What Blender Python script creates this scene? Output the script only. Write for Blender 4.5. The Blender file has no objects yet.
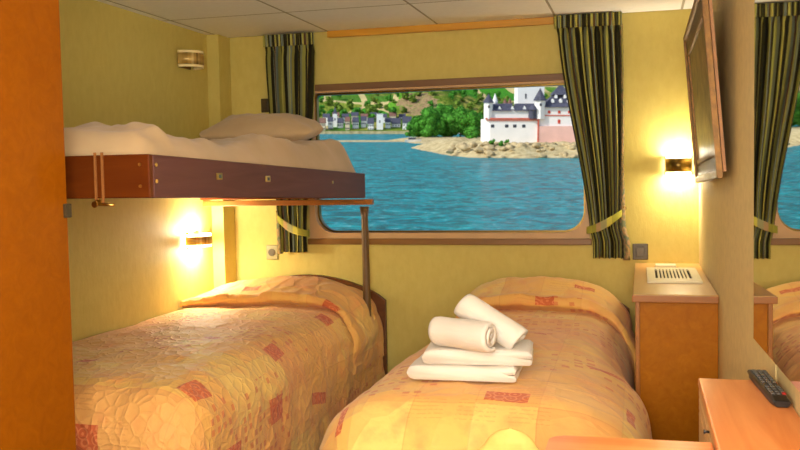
import bpy, bmesh, math, random
from mathutils import Vector, Matrix, noise
random.seed(7)
PI = math.pi
sc = bpy.context.scene
COL = sc.collection

# ------------------------------------------------------------ camera, world, sun, exposure
EYE = Vector((0, 0, 1.25))
CR = Vector((0.96569292, 0.25903942, -0.0183236))
CU = Vector((0.00329023, 0.05834991, 0.99829077))
CF = Vector((-0.25966585, 0.96410262, -0.05549579))
cam = bpy.data.cameras.new('camera'); cam.sensor_width = 36; cam.lens = 40.38
cam.clip_start = 0.05; cam.clip_end = 5000
cam.dof.use_dof = True; cam.dof.focus_distance = 3.3; cam.dof.aperture_fstop = 9
co = bpy.data.objects.new('camera', cam); COL.objects.link(co)
M4 = Matrix((CR, CU, -CF)).transposed().to_4x4(); M4.translation = EYE
co.matrix_world = M4
sc.camera = co

w = bpy.data.worlds.new('sky'); sc.world = w; w.use_nodes = True
wn = w.node_tree; bg = wn.nodes['Background']
sky = wn.nodes.new('ShaderNodeTexSky'); sky.sky_type = 'NISHITA'; sky.sun_disc = False
sky.sun_elevation = math.radians(42); sky.sun_rotation = math.radians(215)
wn.links.new(sky.outputs[0], bg.inputs[0]); bg.inputs[1].default_value = 0.17

sun = bpy.data.lights.new('sun', 'SUN'); sun.energy = 3.7; sun.color = (1, .95, .86); sun.angle = 0.009
so = bpy.data.objects.new('sun', sun); COL.objects.link(so)
so.rotation_euler = Vector((0.62, 0.55, -0.62)).to_track_quat('-Z', 'Y').to_euler()
so.location = (-3, -6, 12)

# added fill light, out of view, standing in for a ceiling lamp
al = bpy.data.lights.new('pendant_fill_light', 'POINT'); al.shadow_soft_size = .14
al.energy = 26; al.color = (1, .93, .82)
ao = bpy.data.objects.new('pendant_fill_light', al); COL.objects.link(ao); ao.location = (-.45, 1.0, 1.47)
# added low fill light below the view, brightens the ceiling
kl = bpy.data.lights.new('low_fill_light', 'POINT'); kl.shadow_soft_size = .12
kl.energy = 38; kl.color = (1, .93, .82)
ko = bpy.data.objects.new('low_fill_light', kl); COL.objects.link(ko); ko.location = (-.25, .50, .95)
# added wide soft fill light behind the camera
dl = bpy.data.lights.new('front_fill_light', 'AREA'); dl.shape = 'RECTANGLE'; dl.size = .55; dl.size_y = .8
dl.energy = 60; dl.color = (1, .92, .80)
do = bpy.data.objects.new('front_fill_light', dl); COL.objects.link(do); do.location = (.03, -.68, 1.5); do.rotation_euler = (math.radians(80), 0, 0)

vs = sc.view_settings
vs.view_transform = 'Standard'; vs.look = 'None'; vs.gamma = 1; vs.exposure = 0.0; vs.use_curve_mapping = False
sc.cycles.max_bounces = 8; sc.cycles.use_denoising = True
sc.cycles.sample_clamp_indirect = 6

# ------------------------------------------------------------ helpers
def srgb(r, g, b, a=1):
    f = lambda c: (c/255/12.92) if c/255 <= .04045 else ((c/255+.055)/1.055)**2.4
    return (f(r), f(g), f(b), a)

class NT:
    """small node-writing helper"""
    def __init__(s, name, rough=.6, spec=.3, metal=0.0):
        s.m = bpy.data.materials.new(name); s.m.use_nodes = True
        s.t = s.m.node_tree; s.b = s.t.nodes['Principled BSDF']
        s.b.inputs['Roughness'].default_value = rough
        s.b.inputs['Specular IOR Level'].default_value = spec
        s.b.inputs['Metallic'].default_value = metal
    def n(s, ty, **k):
        x = s.t.nodes.new('ShaderNode'+ty)
        for a, v in k.items(): setattr(x, a, v)
        return x
    def put(s, sock, v):
        if hasattr(v, 'is_output'): s.t.links.new(v, sock)
        elif v is not None: sock.default_value = v
    def coord(s, kind='Object'):
        return s.n('TexCoord').outputs[kind]
    def vmap(s, v, scale=(1, 1, 1), loc=(0, 0, 0), rot=(0, 0, 0)):
        x = s.n('Mapping'); s.put(x.inputs[0], v)
        x.inputs['Scale'].default_value = scale; x.inputs['Location'].default_value = loc; x.inputs['Rotation'].default_value = rot
        return x.outputs[0]
    def noise(s, v, scale, detail=3, rough=.5, dist=0, out=0):
        x = s.n('TexNoise'); s.put(x.inputs['Vector'], v)
        x.inputs['Scale'].default_value = scale; x.inputs['Detail'].default_value = detail
        x.inputs['Roughness'].default_value = rough; x.inputs['Distortion'].default_value = dist
        return x.outputs[out]
    def math(s, op, a, b=0.0, c=0.0):
        x = s.n('Math', operation=op); s.put(x.inputs[0], a); s.put(x.inputs[1], b); s.put(x.inputs[2], c)
        return x.outputs[0]
    def vor(s, v, scale, feature='F1', out='Distance', rnd=1.0, dist='EUCLIDEAN'):
        x = s.n('TexVoronoi', feature=feature, distance=dist); s.put(x.inputs['Vector'], v)
        x.inputs['Scale'].default_value = scale; x.inputs['Randomness'].default_value = rnd
        return x.outputs[out]
    def ramp(s, f, stops, mode='LINEAR'):
        x = s.n('ValToRGB'); s.put(x.inputs[0], f); r = x.color_ramp; r.interpolation = mode
        while len(r.elements) < len(stops): r.elements.new(.5)
        for e, (p, c) in zip(r.elements, stops): e.position = p; e.color = c
        return x.outputs[0]
    def mix(s, f, a, b, mode='MIX'):
        x = s.n('Mix', data_type='RGBA', blend_type=mode)
        s.put(x.inputs[0], f); s.put(x.inputs[6], a); s.put(x.inputs[7], b)
        return x.outputs[2]
    def sep(s, v):
        x = s.n('SeparateXYZ'); s.put(x.inputs[0], v); return x.outputs
    def comb(s, a, b, c=0.0):
        x = s.n('CombineXYZ'); s.put(x.inputs[0], a); s.put(x.inputs[1], b); s.put(x.inputs[2], c); return x.outputs[0]
    def white(s, v):
        x = s.n('TexWhiteNoise', noise_dimensions='3D'); s.put(x.inputs['Vector'], v); return x.outputs['Value']
    def bump(s, h, strength=.3, dist=.01, prev=None):
        x = s.n('Bump'); s.put(x.inputs['Height'], h); x.inputs['Strength'].default_value = strength
        x.inputs['Distance'].default_value = dist
        if prev is not None: s.put(x.inputs['Normal'], prev)
        s.t.links.new(x.outputs[0], s.b.inputs['Normal']); return x.outputs[0]
    def col(s, c): s.put(s.b.inputs['Base Color'], c); return s

def simple(name, c, rough=.6, spec=.3, metal=0.0, var=.06, scale=8, bump=0):
    t = NT(name, rough, spec, metal); o = t.coord()
    f = t.noise(o, scale, 4)
    a = tuple(max(0, x*(1-var*2)) for x in c[:3])+(1,); b = tuple(min(1, x*(1+var*2)) for x in c[:3])+(1,)
    t.col(t.ramp(f, [(.3, a), (.7, b)]))
    if bump: t.bump(t.noise(o, scale*8, 3), bump, .004)
    return t.m

def link(name, mesh, mat=None, parent=None, smooth=False):
    o = bpy.data.objects.new(name, mesh); COL.objects.link(o)
    if mat is not None and not mesh.materials:
        for m in (mat if isinstance(mat, (list, tuple)) else [mat]): mesh.materials.append(m)
    if parent is not None: o.parent = parent
    if smooth:
        for p in mesh.polygons: p.use_smooth = True
    return o

def tag(o, label=None, cat=None, group=None, kind=None):
    if label: o['label'] = label
    if cat: o['category'] = cat
    if group: o['group'] = group
    if kind: o['kind'] = kind
    return o

def empty(name, loc=(0, 0, 0), rz=0):
    o = bpy.data.objects.new(name, None); COL.objects.link(o); o.location = loc; o.rotation_euler = (0, 0, rz)
    o.empty_display_size = .1
    return o

def copy_tree(o, parent=None, **k):
    c = o.copy(); COL.objects.link(c); c.parent = parent
    for ch in [x for x in bpy.data.objects if x.parent == o]: copy_tree(ch, c)
    return c

class MB:
    """collects shapes and links them as ONE mesh object"""
    def __init__(s): s.bm = bmesh.new(); s.uv = None
    def box(s, x0, x1, y0, y1, z0, z1, bevel=0, mi=0, seg=2):
        t = bmesh.new()
        v = [t.verts.new((x, y, z)) for x in (x0, x1) for y in (y0, y1) for z in (z0, z1)]
        for f in ((0, 1, 3, 2), (4, 6, 7, 5), (0, 4, 5, 1), (2, 3, 7, 6), (0, 2, 6, 4), (1, 5, 7, 3)): t.faces.new([v[i] for i in f])
        if bevel: bmesh.ops.bevel(t, geom=t.edges[:], offset=bevel, segments=seg, profile=.6, affect='EDGES')
        s.merge(t, mi); return s
    def merge(s, t, mi=0, mat=None):
        if mat is not None: bmesh.ops.transform(t, matrix=mat, verts=t.verts)
        bmesh.ops.recalc_face_normals(t, faces=t.faces)
        vm = {}
        for v in t.verts: vm[v] = s.bm.verts.new(v.co)
        for f in t.faces:
            try:
                g = s.bm.faces.new([vm[v] for v in f.verts]); g.material_index = mi; g.smooth = f.smooth
            except ValueError: pass
        t.free()
    def prism(s, pts, vec, mi=0, bevel=0):
        """closed polygon pts (3D) extruded along vec"""
        t = bmesh.new(); vec = Vector(vec)
        a = [t.verts.new(p) for p in pts]; b = [t.verts.new(Vector(p)+vec) for p in pts]
        t.faces.new(a); t.faces.new(b[::-1]); n = len(pts)
        for i in range(n): t.faces.new((a[i], a[(i+1) % n], b[(i+1) % n], b[i]))
        if bevel: bmesh.ops.bevel(t, geom=t.edges[:], offset=bevel, segments=2, profile=.6, affect='EDGES')
        s.merge(t, mi); return s
    def tube(s, pts, r, seg=12, mi=0, smooth=True):
        """swept round bar; r number or list"""
        t = bmesh.new(); pts = [Vector(p) for p in pts]; n = len(pts); rings = []
        up = None
        for i, p in enumerate(pts):
            d = (pts[min(i+1, n-1)]-pts[max(i-1, 0)]).normalized()
            if up is None: up = d.orthogonal().normalized()
            up = (up-d*up.dot(d)).normalized(); sd = d.cross(up); rr = r[i] if isinstance(r, (list, tuple)) else r
            rings.append([t.verts.new(p+(up*math.cos(a)+sd*math.sin(a))*rr) for a in [2*PI*k/seg for k in range(seg)]])
        for i in range(n-1):
            for k in range(seg):
                f = t.faces.new((rings[i][k], rings[i][(k+1) % seg], rings[i+1][(k+1) % seg], rings[i+1][k])); f.smooth = smooth
        t.faces.new(rings[0][::-1]); t.faces.new(rings[-1]); s.merge(t, mi); return s
    def cyl(s, c, r, h, axis='Z', seg=20, mi=0, r2=None):
        c = Vector(c); d = {'X': Vector((1, 0, 0)), 'Y': Vector((0, 1, 0)), 'Z': Vector((0, 0, 1))}[axis]
        return s.tube([c, c+d*h], [r, r if r2 is None else r2], seg, mi)
    def build(s, name, mat=None, parent=None, smooth=False):
        me = bpy.data.meshes.new(name); s.bm.to_mesh(me); s.bm.free()
        return link(name, me, mat, parent, smooth)

def grid_mesh(name, nu, nv, fn, mat=None, parent=None, smooth=True, uvfn=None, close_u=False):
    """fn(i/nu, j/nv) -> point; the mesh gets a UV map"""
    vs_, fs, uvs = [], [], []
    for j in range(nv+1):
        for i in range(nu+1):
            vs_.append(fn(i/nu, j/nv))
    for j in range(nv):
        for i in range(nu):
            a = j*(nu+1)+i; fs.append((a, a+1, a+nu+2, a+nu+1))
    me = bpy.data.meshes.new(name); me.from_pydata([tuple(v) for v in vs_], [], fs)
    ul = me.uv_layers.new(name='UVMap')
    for p in me.polygons:
        for li in p.loop_indices:
            vi = me.loops[li].vertex_index; i = vi % (nu+1); j = vi//(nu+1)
            ul.data[li].uv = uvfn(i/nu, j/nv) if uvfn else (i/nu, j/nv)
    return link(name, me, mat, parent, smooth)

def ss(a, b, x):
    t = max(0, min(1, (x-a)/(b-a))); return t*t*(3-2*t)
def nz(x, y=0, z=0): return noise.noise(Vector((x, y, z)))

# ------------------------------------------------------------ materials
def wallpaper():
    t = NT('yellow_wallpaper', .62, .25); o = t.coord()
    f = t.noise(t.vmap(o, (1, 1, .55)), 26, 5, .6)
    g = t.noise(o, 3.0, 2)
    c = t.ramp(f, [(.25, srgb(196, 178, 94)), (.75, srgb(208, 192, 108))])
    t.col(t.mix(t.math('MULTIPLY', g, .35), c, srgb(208, 186, 104)))
    t.bump(t.noise(t.vmap(o, (1, 1, .4)), 60, 4, .6), .35, .004)
    return t.m
M_WALL = wallpaper()

M_WALL2 = simple('beige_grass_wallpaper', srgb(222, 202, 146), .6, .25, 0, .03, 30, .3)
def ceiling_mat():
    t = NT('ceiling_tiles', .7, .2); o = t.coord()
    x, y, z = t.sep(o)
    fx = t.math('PINGPONG', t.math('SUBTRACT', x, -1.70), .317)
    fy = t.math('PINGPONG', t.math('SUBTRACT', y, 4.20), .317)
    m = t.math('MINIMUM', fx, fy)
    line = t.math('LESS_THAN', m, .006)
    f = t.noise(o, 40, 3)
    c = t.ramp(f, [(.3, srgb(246, 243, 238)), (.7, srgb(250, 248, 243))])
    t.col(t.mix(line, c, srgb(176, 168, 150)))
    t.bump(t.math('MINIMUM', m, .012), .8, .3)
    return t.m
M_CEIL = ceiling_mat()

def burr(name, a, b, rough=.4, scale=22):
    t = NT(name, rough, .14); o = t.coord()
    f = t.noise(o, scale, 6, .65, 1.2); g = t.noise(o, scale*3.2, 3, .6)
    t.col(t.mix(t.math('MULTIPLY', g, .5), t.ramp(f, [(.3, a), (.7, b)]), a))
    t.bump(f, .12, .004)
    return t.m
M_WARD = burr('orange_burr_veneer', srgb(138, 72, 0), srgb(156, 86, 4), .45, 20)
M_CAB = burr('golden_cork_veneer', srgb(160, 92, 4), srgb(180, 112, 14), .42, 26)

def wood(name, a, b, rough=.35, axis='X', scale=6, spec=.45, stretch=12):
    t = NT(name, rough, spec); o = t.coord()
    sc3 = {'X': (1, stretch, stretch), 'Y': (stretch, 1, stretch), 'Z': (stretch, stretch, 1)}[axis]
    f = t.noise(t.vmap(o, sc3), scale*.35, 5, .6, .8)
    g = t.noise(t.vmap(o, sc3), scale*1.5, 3, .6)
    t.col(t.mix(t.math('MULTIPLY', g, .35), t.ramp(f, [(.3, a), (.7, b)]), a))
    t.bump(g, .08, .002)
    return t.m
M_DESK = wood('orange_cherry_wood', srgb(214, 118, 52), srgb(240, 160, 92), .28, 'Y', 4)
M_DESKX = wood('orange_cherry_wood_crosswise', srgb(214, 118, 52), srgb(240, 160, 92), .28, 'X', 4)
M_PALE = wood('pale_drawer_wood', srgb(206, 158, 104), srgb(226, 184, 130), .4, 'Y', 4)
M_CABTOP = wood('tan_laminate', srgb(196, 146, 78), srgb(210, 162, 94), .38, 'Y', 3)
M_CABEDGE = wood('brown_edge_band', srgb(156, 96, 36), srgb(170, 108, 44), .4, 'X', 3)
M_BUNK_END = wood('red_brown_veneer', srgb(90, 38, 6), srgb(106, 50, 12), .45, 'X', 5, .12)
M_BUNK_SIDE = wood('faded_plum_veneer', srgb(92, 56, 52), srgb(110, 72, 66), .5, 'Y', 5, .1)
M_HEAD = wood('dark_walnut', srgb(84, 46, 14), srgb(108, 62, 22), .4, 'X', 5)
M_POST = wood('brown_post_wood', srgb(98, 72, 40), srgb(118, 88, 50), .4, 'Z', 5)
M_BEAM = wood('orange_brown_beam', srgb(138, 84, 28), srgb(160, 100, 38), .4, 'X', 5)
M_FRAME = simple('tan_window_frame', srgb(196, 158, 112), .45, .4, 0, .04, 6)
M_SILL = wood('brown_sill_wood', srgb(120, 82, 36), srgb(142, 100, 50), .4, 'X', 5)
M_DKTRIM = wood('dark_frame_head', srgb(112, 80, 52), srgb(130, 94, 62), .5, 'X', 5)
M_GOLDTRIM = wood('golden_curtain_rail_wood', srgb(196, 138, 40), srgb(222, 166, 62), .35, 'X', 4)
M_BRASS = simple('brushed_brass', srgb(196, 158, 82), .28, .5, 1.0, .06, 30)
M_BRASS2 = simple('tarnished_brass', srgb(120, 96, 48), .34, .5, 1.0, .08, 30)
M_SWITCH = simple('dark_bronze_plate', srgb(74, 62, 42), .4, .5, .3, .05, 30)
M_SOCK = simple('grey_green_plate', srgb(150, 142, 96), .4, .5, .1, .05, 30)
M_BLACK = simple('black_plastic', srgb(30, 28, 28), .35, .5, 0, .1, 30)
M_RUBBER = simple('grey_rubber_keys', srgb(86, 84, 82), .5, .4, 0, .06, 60)
M_REDKEY = simple('red_key', srgb(190, 40, 30), .5, .4)
M_WHITEPL = simple('cream_plastic_grille', srgb(236, 224, 188), .45, .4, 0, .03, 30)
M_DUCTSHADE = simple('painted_duct_shade', srgb(52, 42, 24), .8, .1)
M_CARPET = simple('dark_teal_carpet', srgb(38, 52, 52), .95, .1, 0, .15, 120, .5)
M_STRAP = simple('brown_webbing', srgb(150, 96, 50), .8, .1, 0, .05, 60)
M_GILT = simple('aged_gilt', srgb(132, 92, 38), .42, .5, .35, .14, 40, .3)
M_GILT2 = simple('dark_gilt_bead', srgb(92, 60, 26), .42, .5, .4, .14, 60, .3)
M_BACKING = simple('pinkish_brown_backing_board', srgb(172, 128, 94), .8, .2, 0, .05, 20)
M_YELLOW = simple('pale_yellow_upholstery', srgb(214, 176, 96), .7, .25, 0, .04, 40)
M_MATTRESS = simple('white_mattress_ticking', srgb(232, 226, 214), .85, .15, 0, .02, 30)

def cloth_white(name, c0, c1, bs=260, strength=.5):
    t = NT(name, .9, .1); o = t.coord()
    t.b.inputs['Sheen Weight'].default_value = .2
    t.col(t.ramp(t.noise(o, 5, 3), [(.3, c0), (.7, c1)]))
    t.bump(t.noise(o, bs, 2), strength, .003)
    return t.m
M_TOWEL = cloth_white('white_terry', srgb(234, 224, 212), srgb(242, 233, 222), 300, .7)
M_LINEN = cloth_white('cream_linen', srgb(186, 158, 120), srgb(200, 172, 134), 30, .12)

def bedspread(name, patches, seed=0.0, qs=9.0, qb=.6):
    """patchwork bedspread: cream, peach and gold patches, fine print, scattered squares and red scroll patches; UV in metres"""
    t = NT(name, .62, .25); uv = t.coord('UV')
    t.b.inputs['Sheen Weight'].default_value = .15
    wob = t.noise(uv, 5, 2, out=1)
    uvw = t.n('VectorMath', operation='ADD'); t.put(uvw.inputs[0], uv)
    sc_ = t.n('VectorMath', operation='SCALE'); t.put(sc_.inputs[0], wob); sc_.inputs['Scale'].default_value = .012
    t.put(uvw.inputs[1], sc_.outputs[0]); uvd = uvw.outputs[0]
    def cells(v, sx, sy, off):
        m = t.vmap(v, (sx, sy, 1), (off, off*.7, 0)); f = t.n('VectorMath', operation='FLOOR'); t.put(f.inputs[0], m)
        fr = t.n('VectorMath', operation='FRACTION'); t.put(fr.inputs[0], m)
        return t.white(f.outputs[0]), fr.outputs[0], f.outputs[0]
    h1, fr1, c1 = cells(uvd, 5.2, 4.1, 3.3+seed)
    base = t.ramp(h1, [(0, srgb(240, 190, 102)), (.2, srgb(242, 202, 114)), (.4, srgb(238, 182, 98)), (.6, srgb(244, 190, 108)), (.8, srgb(240, 178, 102))], 'CONSTANT')
    mott = t.noise(uvd, 9, 4, .6)
    base = t.mix(t.ramp(mott, [(.5, (0, 0, 0, 1)), (.72, (.6, .6, .6, 1))]), base, srgb(236, 150, 92))
    # fine printed lines
    h2, fr2, c2 = cells(uvd, 6.4, 7.9, 9.1+seed)
    fx, fy, _ = t.sep(fr2)
    ln = t.math('MULTIPLY', t.math('GREATER_THAN', t.math('SINE', t.math('MULTIPLY', fy, 44)), .55), t.math('GREATER_THAN', t.noise(uv, 90, 2), .46))
    inset = t.math('MULTIPLY', t.math('LESS_THAN', t.math('ABSOLUTE', t.math('SUBTRACT', fx, .5)), .38), t.math('LESS_THAN', t.math('ABSOLUTE', t.math('SUBTRACT', fy, .5)), .40))
    lm = t.math('MULTIPLY', t.math('MULTIPLY', ln, inset), t.math('GREATER_THAN', h2, .62))
    base = t.mix(t.math('MULTIPLY', lm, .24), base, srgb(196, 110, 60))
    # thin seams between patches
    gx, gy, _ = t.sep(fr1)
    seam = t.math('LESS_THAN', t.math('MINIMUM', gx, gy), .022)
    base = t.mix(t.math('MULTIPLY', seam, .22), base, srgb(206, 120, 70))
    # scattered little squares
    h3, fr3, c3 = cells(uvd, 3.4, 2.9, 5.7+seed)
    h4, fr4, c4 = cells(t.vmap(uvd, rot=(0, 0, .06)), 27, 24, 1.1+seed)
    qx, qy, _ = t.sep(fr4)
    sq = t.math('MULTIPLY', t.math('LESS_THAN', t.math('ABSOLUTE', t.math('SUBTRACT', qx, .5)), .30), t.math('LESS_THAN', t.math('ABSOLUTE', t.math('SUBTRACT', qy, .5)), .26))
    sm = t.math('MULTIPLY', t.math('MULTIPLY', sq, t.math('GREATER_THAN', h4, .55)), t.math('GREATER_THAN', h3, .68))
    base = t.mix(t.math('MULTIPLY', sm, .62), base, srgb(214, 104, 66))
    # red scroll patches
    x, y, _ = t.sep(uvd)
    wv = t.n('TexWave', wave_type='RINGS', rings_direction='Z', wave_profile='SIN')
    t.put(wv.inputs['Vector'], t.vmap(uvd, (1, 1, 1))); wv.inputs['Scale'].default_value = 1
    sw = t.vor(uvd, 26, out='Distance', rnd=.7)
    rings = t.math('SINE', t.math('MULTIPLY', sw, 17))
    ringm = t.math('GREATER_THAN', rings, .45)
    red = t.mix(t.math('MULTIPLY', ringm, .65), srgb(200, 52, 34), srgb(238, 140, 96))
    mask = None
    for (px, py, pw, ph, rot) in patches:
        ca, sa = math.cos(rot), math.sin(rot)
        dx = t.math('SUBTRACT', x, px); dy = t.math('SUBTRACT', y, py)
        ex = t.math('ADD', t.math('MULTIPLY', dx, ca), t.math('MULTIPLY', dy, sa))
        ey = t.math('SUBTRACT', t.math('MULTIPLY', dy, ca), t.math('MULTIPLY', dx, sa))
        m = t.math('MULTIPLY', t.math('LESS_THAN', t.math('ABSOLUTE', ex), pw/2), t.math('LESS_THAN', t.math('ABSOLUTE', ey), ph/2))
        mask = m if mask is None else t.math('MAXIMUM', mask, m)
    if mask is not None: base = t.mix(t.math('MULTIPLY', mask, .74), base, red)
    t.col(base)
    q0 = t.vor(uvd, qs, 'DISTANCE_TO_EDGE')
    q = t.ramp(q0, [(0, (0, 0, 0, 1)), (.12, (.7, .7, .7, 1)), (.4, (1, 1, 1, 1))])
    n1 = t.bump(t.noise(uvd, 16, 3, .55), qb*.7, .02)
    t.bump(q, qb, .012, n1)
    return t.m

def curtain_mat(name, lining=False):
    t = NT(name, .8, .15); uv = t.coord('UV'); x, y, _ = t.sep(uv)
    per = t.math('FRACT', t.math('DIVIDE', x, .155))
    st = [(0, srgb(60, 58, 34)), (.14, srgb(168, 162, 84)), (.26, srgb(50, 46, 30)), (.36, srgb(142, 146, 112)), (.46, srgb(186, 180, 92)),
          (.56, srgb(56, 56, 40)), (.64, srgb(92, 64, 46)), (.70, srgb(124, 134, 120)), (.80, srgb(156, 150, 78)), (.90, srgb(48, 44, 30))]  # dark cloth stripes, deepened further to add shade between the folds
    c = t.ramp(per, st, 'CONSTANT')
    if lining:
        v = t.vor(uv, 34, out='Distance')
        c = t.ramp(v, [(.0, srgb(90, 78, 60)), (.35, srgb(128, 118, 84)), (.6, srgb(160, 128, 92)), (.8, srgb(96, 104, 80))])
    t.col(c)
    t.bump(t.noise(uv, 220, 2), .25, .002)
    return t.m
M_CURT = curtain_mat('striped_curtain_cloth'); M_LINING = curtain_mat('mottled_lining_cloth', True)
def band_mat():
    t = NT('lime_striped_band', .8, .15); uv = t.coord('UV'); x, y, _ = t.sep(uv)
    per = t.math('FRACT', t.math('DIVIDE', x, .13))
    t.col(t.ramp(per, [(0, srgb(156, 154, 62)), (.4, srgb(140, 140, 58)), (.55, srgb(170, 140, 100)), (.68, srgb(150, 150, 108)), (.85, srgb(196, 190, 86))], 'CONSTANT'))
    return t.m
M_BAND = band_mat()

def emis(name, c, e):
    t = NT(name, .4); t.col(c); t.put(t.b.inputs['Emission Color'], c); t.b.inputs['Emission Strength'].default_value = e
    return t.m

def glass_mat():
    m = bpy.data.materials.new('window_glass'); m.use_nodes = True; t = m.node_tree; t.nodes.clear()
    o = t.nodes.new('ShaderNodeOutputMaterial'); a = t.nodes.new('ShaderNodeBsdfTransparent'); g = t.nodes.new('ShaderNodeBsdfGlossy')
    g.inputs['Roughness'].default_value = .0; g.inputs['Color'].default_value = (1, 1, 1, 1); a.inputs['Color'].default_value = (.97, .985, .98, 1)
    x = t.nodes.new('ShaderNodeMixShader'); f = t.nodes.new('ShaderNodeFresnel'); f.inputs[0].default_value = 1.1
    t.links.new(f.outputs[0], x.inputs[0]); t.links.new(a.outputs[0], x.inputs[1]); t.links.new(g.outputs[0], x.inputs[2]); t.links.new(x.outputs[0], o.inputs[0])
    return m
M_GLASS = glass_mat()
def mirror_mat():
    t = NT('mirror_silvering', .015, .5, 1.0); t.col((.86, .87, .84, 1)); return t.m
M_MIRROR = mirror_mat()

# ------------------------------------------------------------ room shell
XL, XR, YB, ZC, YF = -2.383, .286, 4.84, 2.065, -.75
XN = .335                      # right wall beside the dresser, slightly further out
T = .08
def struct(o): o['kind'] = 'structure'; return o
struct(MB().box(XL-T, XN+T, YF-T, YB+T, -.05, 0).build('floor', M_CARPET))
struct(MB().box(XL-T, XN+T, YF-T, YB+T, ZC, ZC+.06).build('ceiling', M_CEIL))
struct(MB().box(XL-T, XL, YF-T, YB+T, 0, ZC).build('wall_left', M_WALL))
m = MB(); m.prism([(XR, YB+T, 0), (XR, 3.4, 0), (XN-.004, 2.45, 0), (XN+T, 2.45, 0), (XN+T, YB+T, 0)], (0, 0, ZC))
struct(m.build('wall_right', M_WALL2))
struct(MB().box(XN, XN+T, YF-T, 2.4499, 0, ZC).build('wall_right', M_WALL2))
struct(MB().box(XL, XN, YF-T, YF, 0, ZC).build('wall_front', M_WALL))
# window opening
WX0, WX1, WZ0, WZ1 = -1.835, -.262, .885, 1.755
m = MB()
m.box(XL, WX0, YB, YB+T, 0, ZC); m.box(WX1, XR, YB, YB+T, 0, ZC)
m.box(WX0, WX1, YB, YB+T, 0, WZ0); m.box(WX0, WX1, YB, YB+T, WZ1, ZC)
struct(m.build('wall_back', M_WALL))
m = MB(); m.box(XL, -2.308, 4.69, YB, 0, ZC, .004); struct(m.build('trim_1', M_WALL))
m = MB(); m.box(-1.70, -.44, YB-.03, YB, 2.028, ZC, .004); struct(m.build('trim_2', M_GOLDTRIM))

def rrect(x0, x1, z0, z1, rb, n=8):
    p = []; rt = min(rb, .02)
    for sx_, sz_, a0 in ((x1, z1, 0), (x0, z1, 90), (x0, z0, 180), (x1, z0, 270)):
        r = rt if sz_ == z1 else rb; cx = sx_-r if sx_ == x1 else sx_+r; cz = sz_-r if sz_ == z1 else sz_+r
        for k in range(n+1):
            a = math.radians(a0+90*k/n); p.append((cx+r*math.cos(a), cz+r*math.sin(a)))
    return p
def ring_frame(outer, inner, y0, y1, bev=0):
    t = bmesh.new(); n = len(outer); L = []
    for (loop, y) in ((outer, y0), (inner, y0), (inner, y1), (outer, y1)):
        L.append([t.verts.new((x, y, z)) for x, z in loop])
    for a, b in ((0, 1), (1, 2), (2, 3), (3, 0)):
        for i in range(n):
            j = (i+1) % n; t.faces.new((L[a][i], L[a][j], L[b][j], L[b][i]))
    return t
win = empty('window_1', ((WX0+WX1)/2, YB, WZ0)); win['kind'] = 'structure'
def under(o, root):
    o.parent = root; o.matrix_parent_inverse = Matrix.Translation(root.location).inverted() if root.rotation_euler.z == 0 else root.matrix_world.inverted(); return o
m = MB(); m.merge(ring_frame(rrect(WX0+.001, WX1-.001, WZ0+.001, WZ1-.001, .002), rrect(-1.80, -.285, .928, 1.722, .115), YB-.018, YB+.05))
o = under(m.build('window_frame', M_FRAME), win)
m = MB(); m.merge(ring_frame(rrect(-1.806, -.279, .922, 1.728, .12), rrect(-1.790, -.295, .938, 1.712, .108), YB+.025, YB+.06))
o = under(m.build('glazing_seal', M_BRASS2), win)
m = MB(); m.box(WX0-.01, WX1+.01, YB-.03, YB-.012, WZ0-.022, WZ0+.012, .004); under(m.build('window_sill', M_SILL), win)
m = MB(); m.box(WX0-.01, WX1+.01, YB-.028, YB-.012, WZ1-.022, WZ1+.014, .004); under(m.build('window_head', M_DKTRIM), win)
m = MB(); m.box(-1.803, -.283, YB+.0605, YB+.0645, .925, 1.725); under(m.build('glass_pane', M_GLASS), win)

# ------------------------------------------------------------ mirror on the right wall
PH = math.radians(-1.89)
mr = empty('wall_mirror', (.27, 2.378, .826)); mr.rotation_euler = (0, 0, 0)
tag(mr, 'large frameless wall mirror above the orange wooden dresser', 'mirror')
e = Vector((math.sin(PH), math.cos(PH), 0))
def my(p, off=0.0): # plane point at distance p back towards the camera
    q = Vector((.27, 2.378, 0))-e*p; q += Vector((math.cos(PH), -math.sin(PH), 0))*off; return q
LM = 1.9
a0, a1, b1, b0 = my(0), my(LM), my(LM, .004), my(0, .004)
m = MB(); m.prism([(p.x, p.y, .826) for p in (a0, a1, b1, b0)], (0, 0, 1.2)); under(m.build('mirror_glass', M_MIRROR), mr)
m = MB(); m.prism([(my(.003, .0045).x, my(.003).y, .829), (my(LM-.003, .0045).x, my(LM-.003).y, .829), (XN-.001, my(LM).y, .829), (XN-.001, 2.36, .829)], (0, 0, 1.194))
under(m.build('backing_board', M_SOCK), mr)

# ------------------------------------------------------------ wardrobe at the left edge
wd = empty('wardrobe', (-1.98, 1.85, 0)); tag(wd, 'tall orange veneered wardrobe at the left edge of the picture', 'wardrobe')
m = MB(); m.box(XL+.002, -1.602, 1.30, 2.255, 0.001, ZC-.002, .004); under(m.build('carcass', M_WARD), wd)
m = MB(); m.box(-1.601, -1.585, 1.31, 1.77, .06, ZC-.03, .003); d = under(m.build('door', M_WARD), wd)
m = MB(); m.tube([(-1.584, 1.72, 1.0), (-1.555, 1.72, 1.0), (-1.555, 1.72, 1.16), (-1.584, 1.72, 1.16)], .006); h = m.build('handle', M_BRASS); h.parent = d; h.matrix_parent_inverse = d.matrix_world.inverted(); h.matrix_parent_inverse = Matrix.Translation(wd.location).inverted() @ Matrix() if False else Matrix()
m = MB(); m.box(-1.606, -1.592, 2.235, 2.262, 1.145, 1.185, .003); under(m.build('catch_plate', M_SWITCH), wd)

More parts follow.
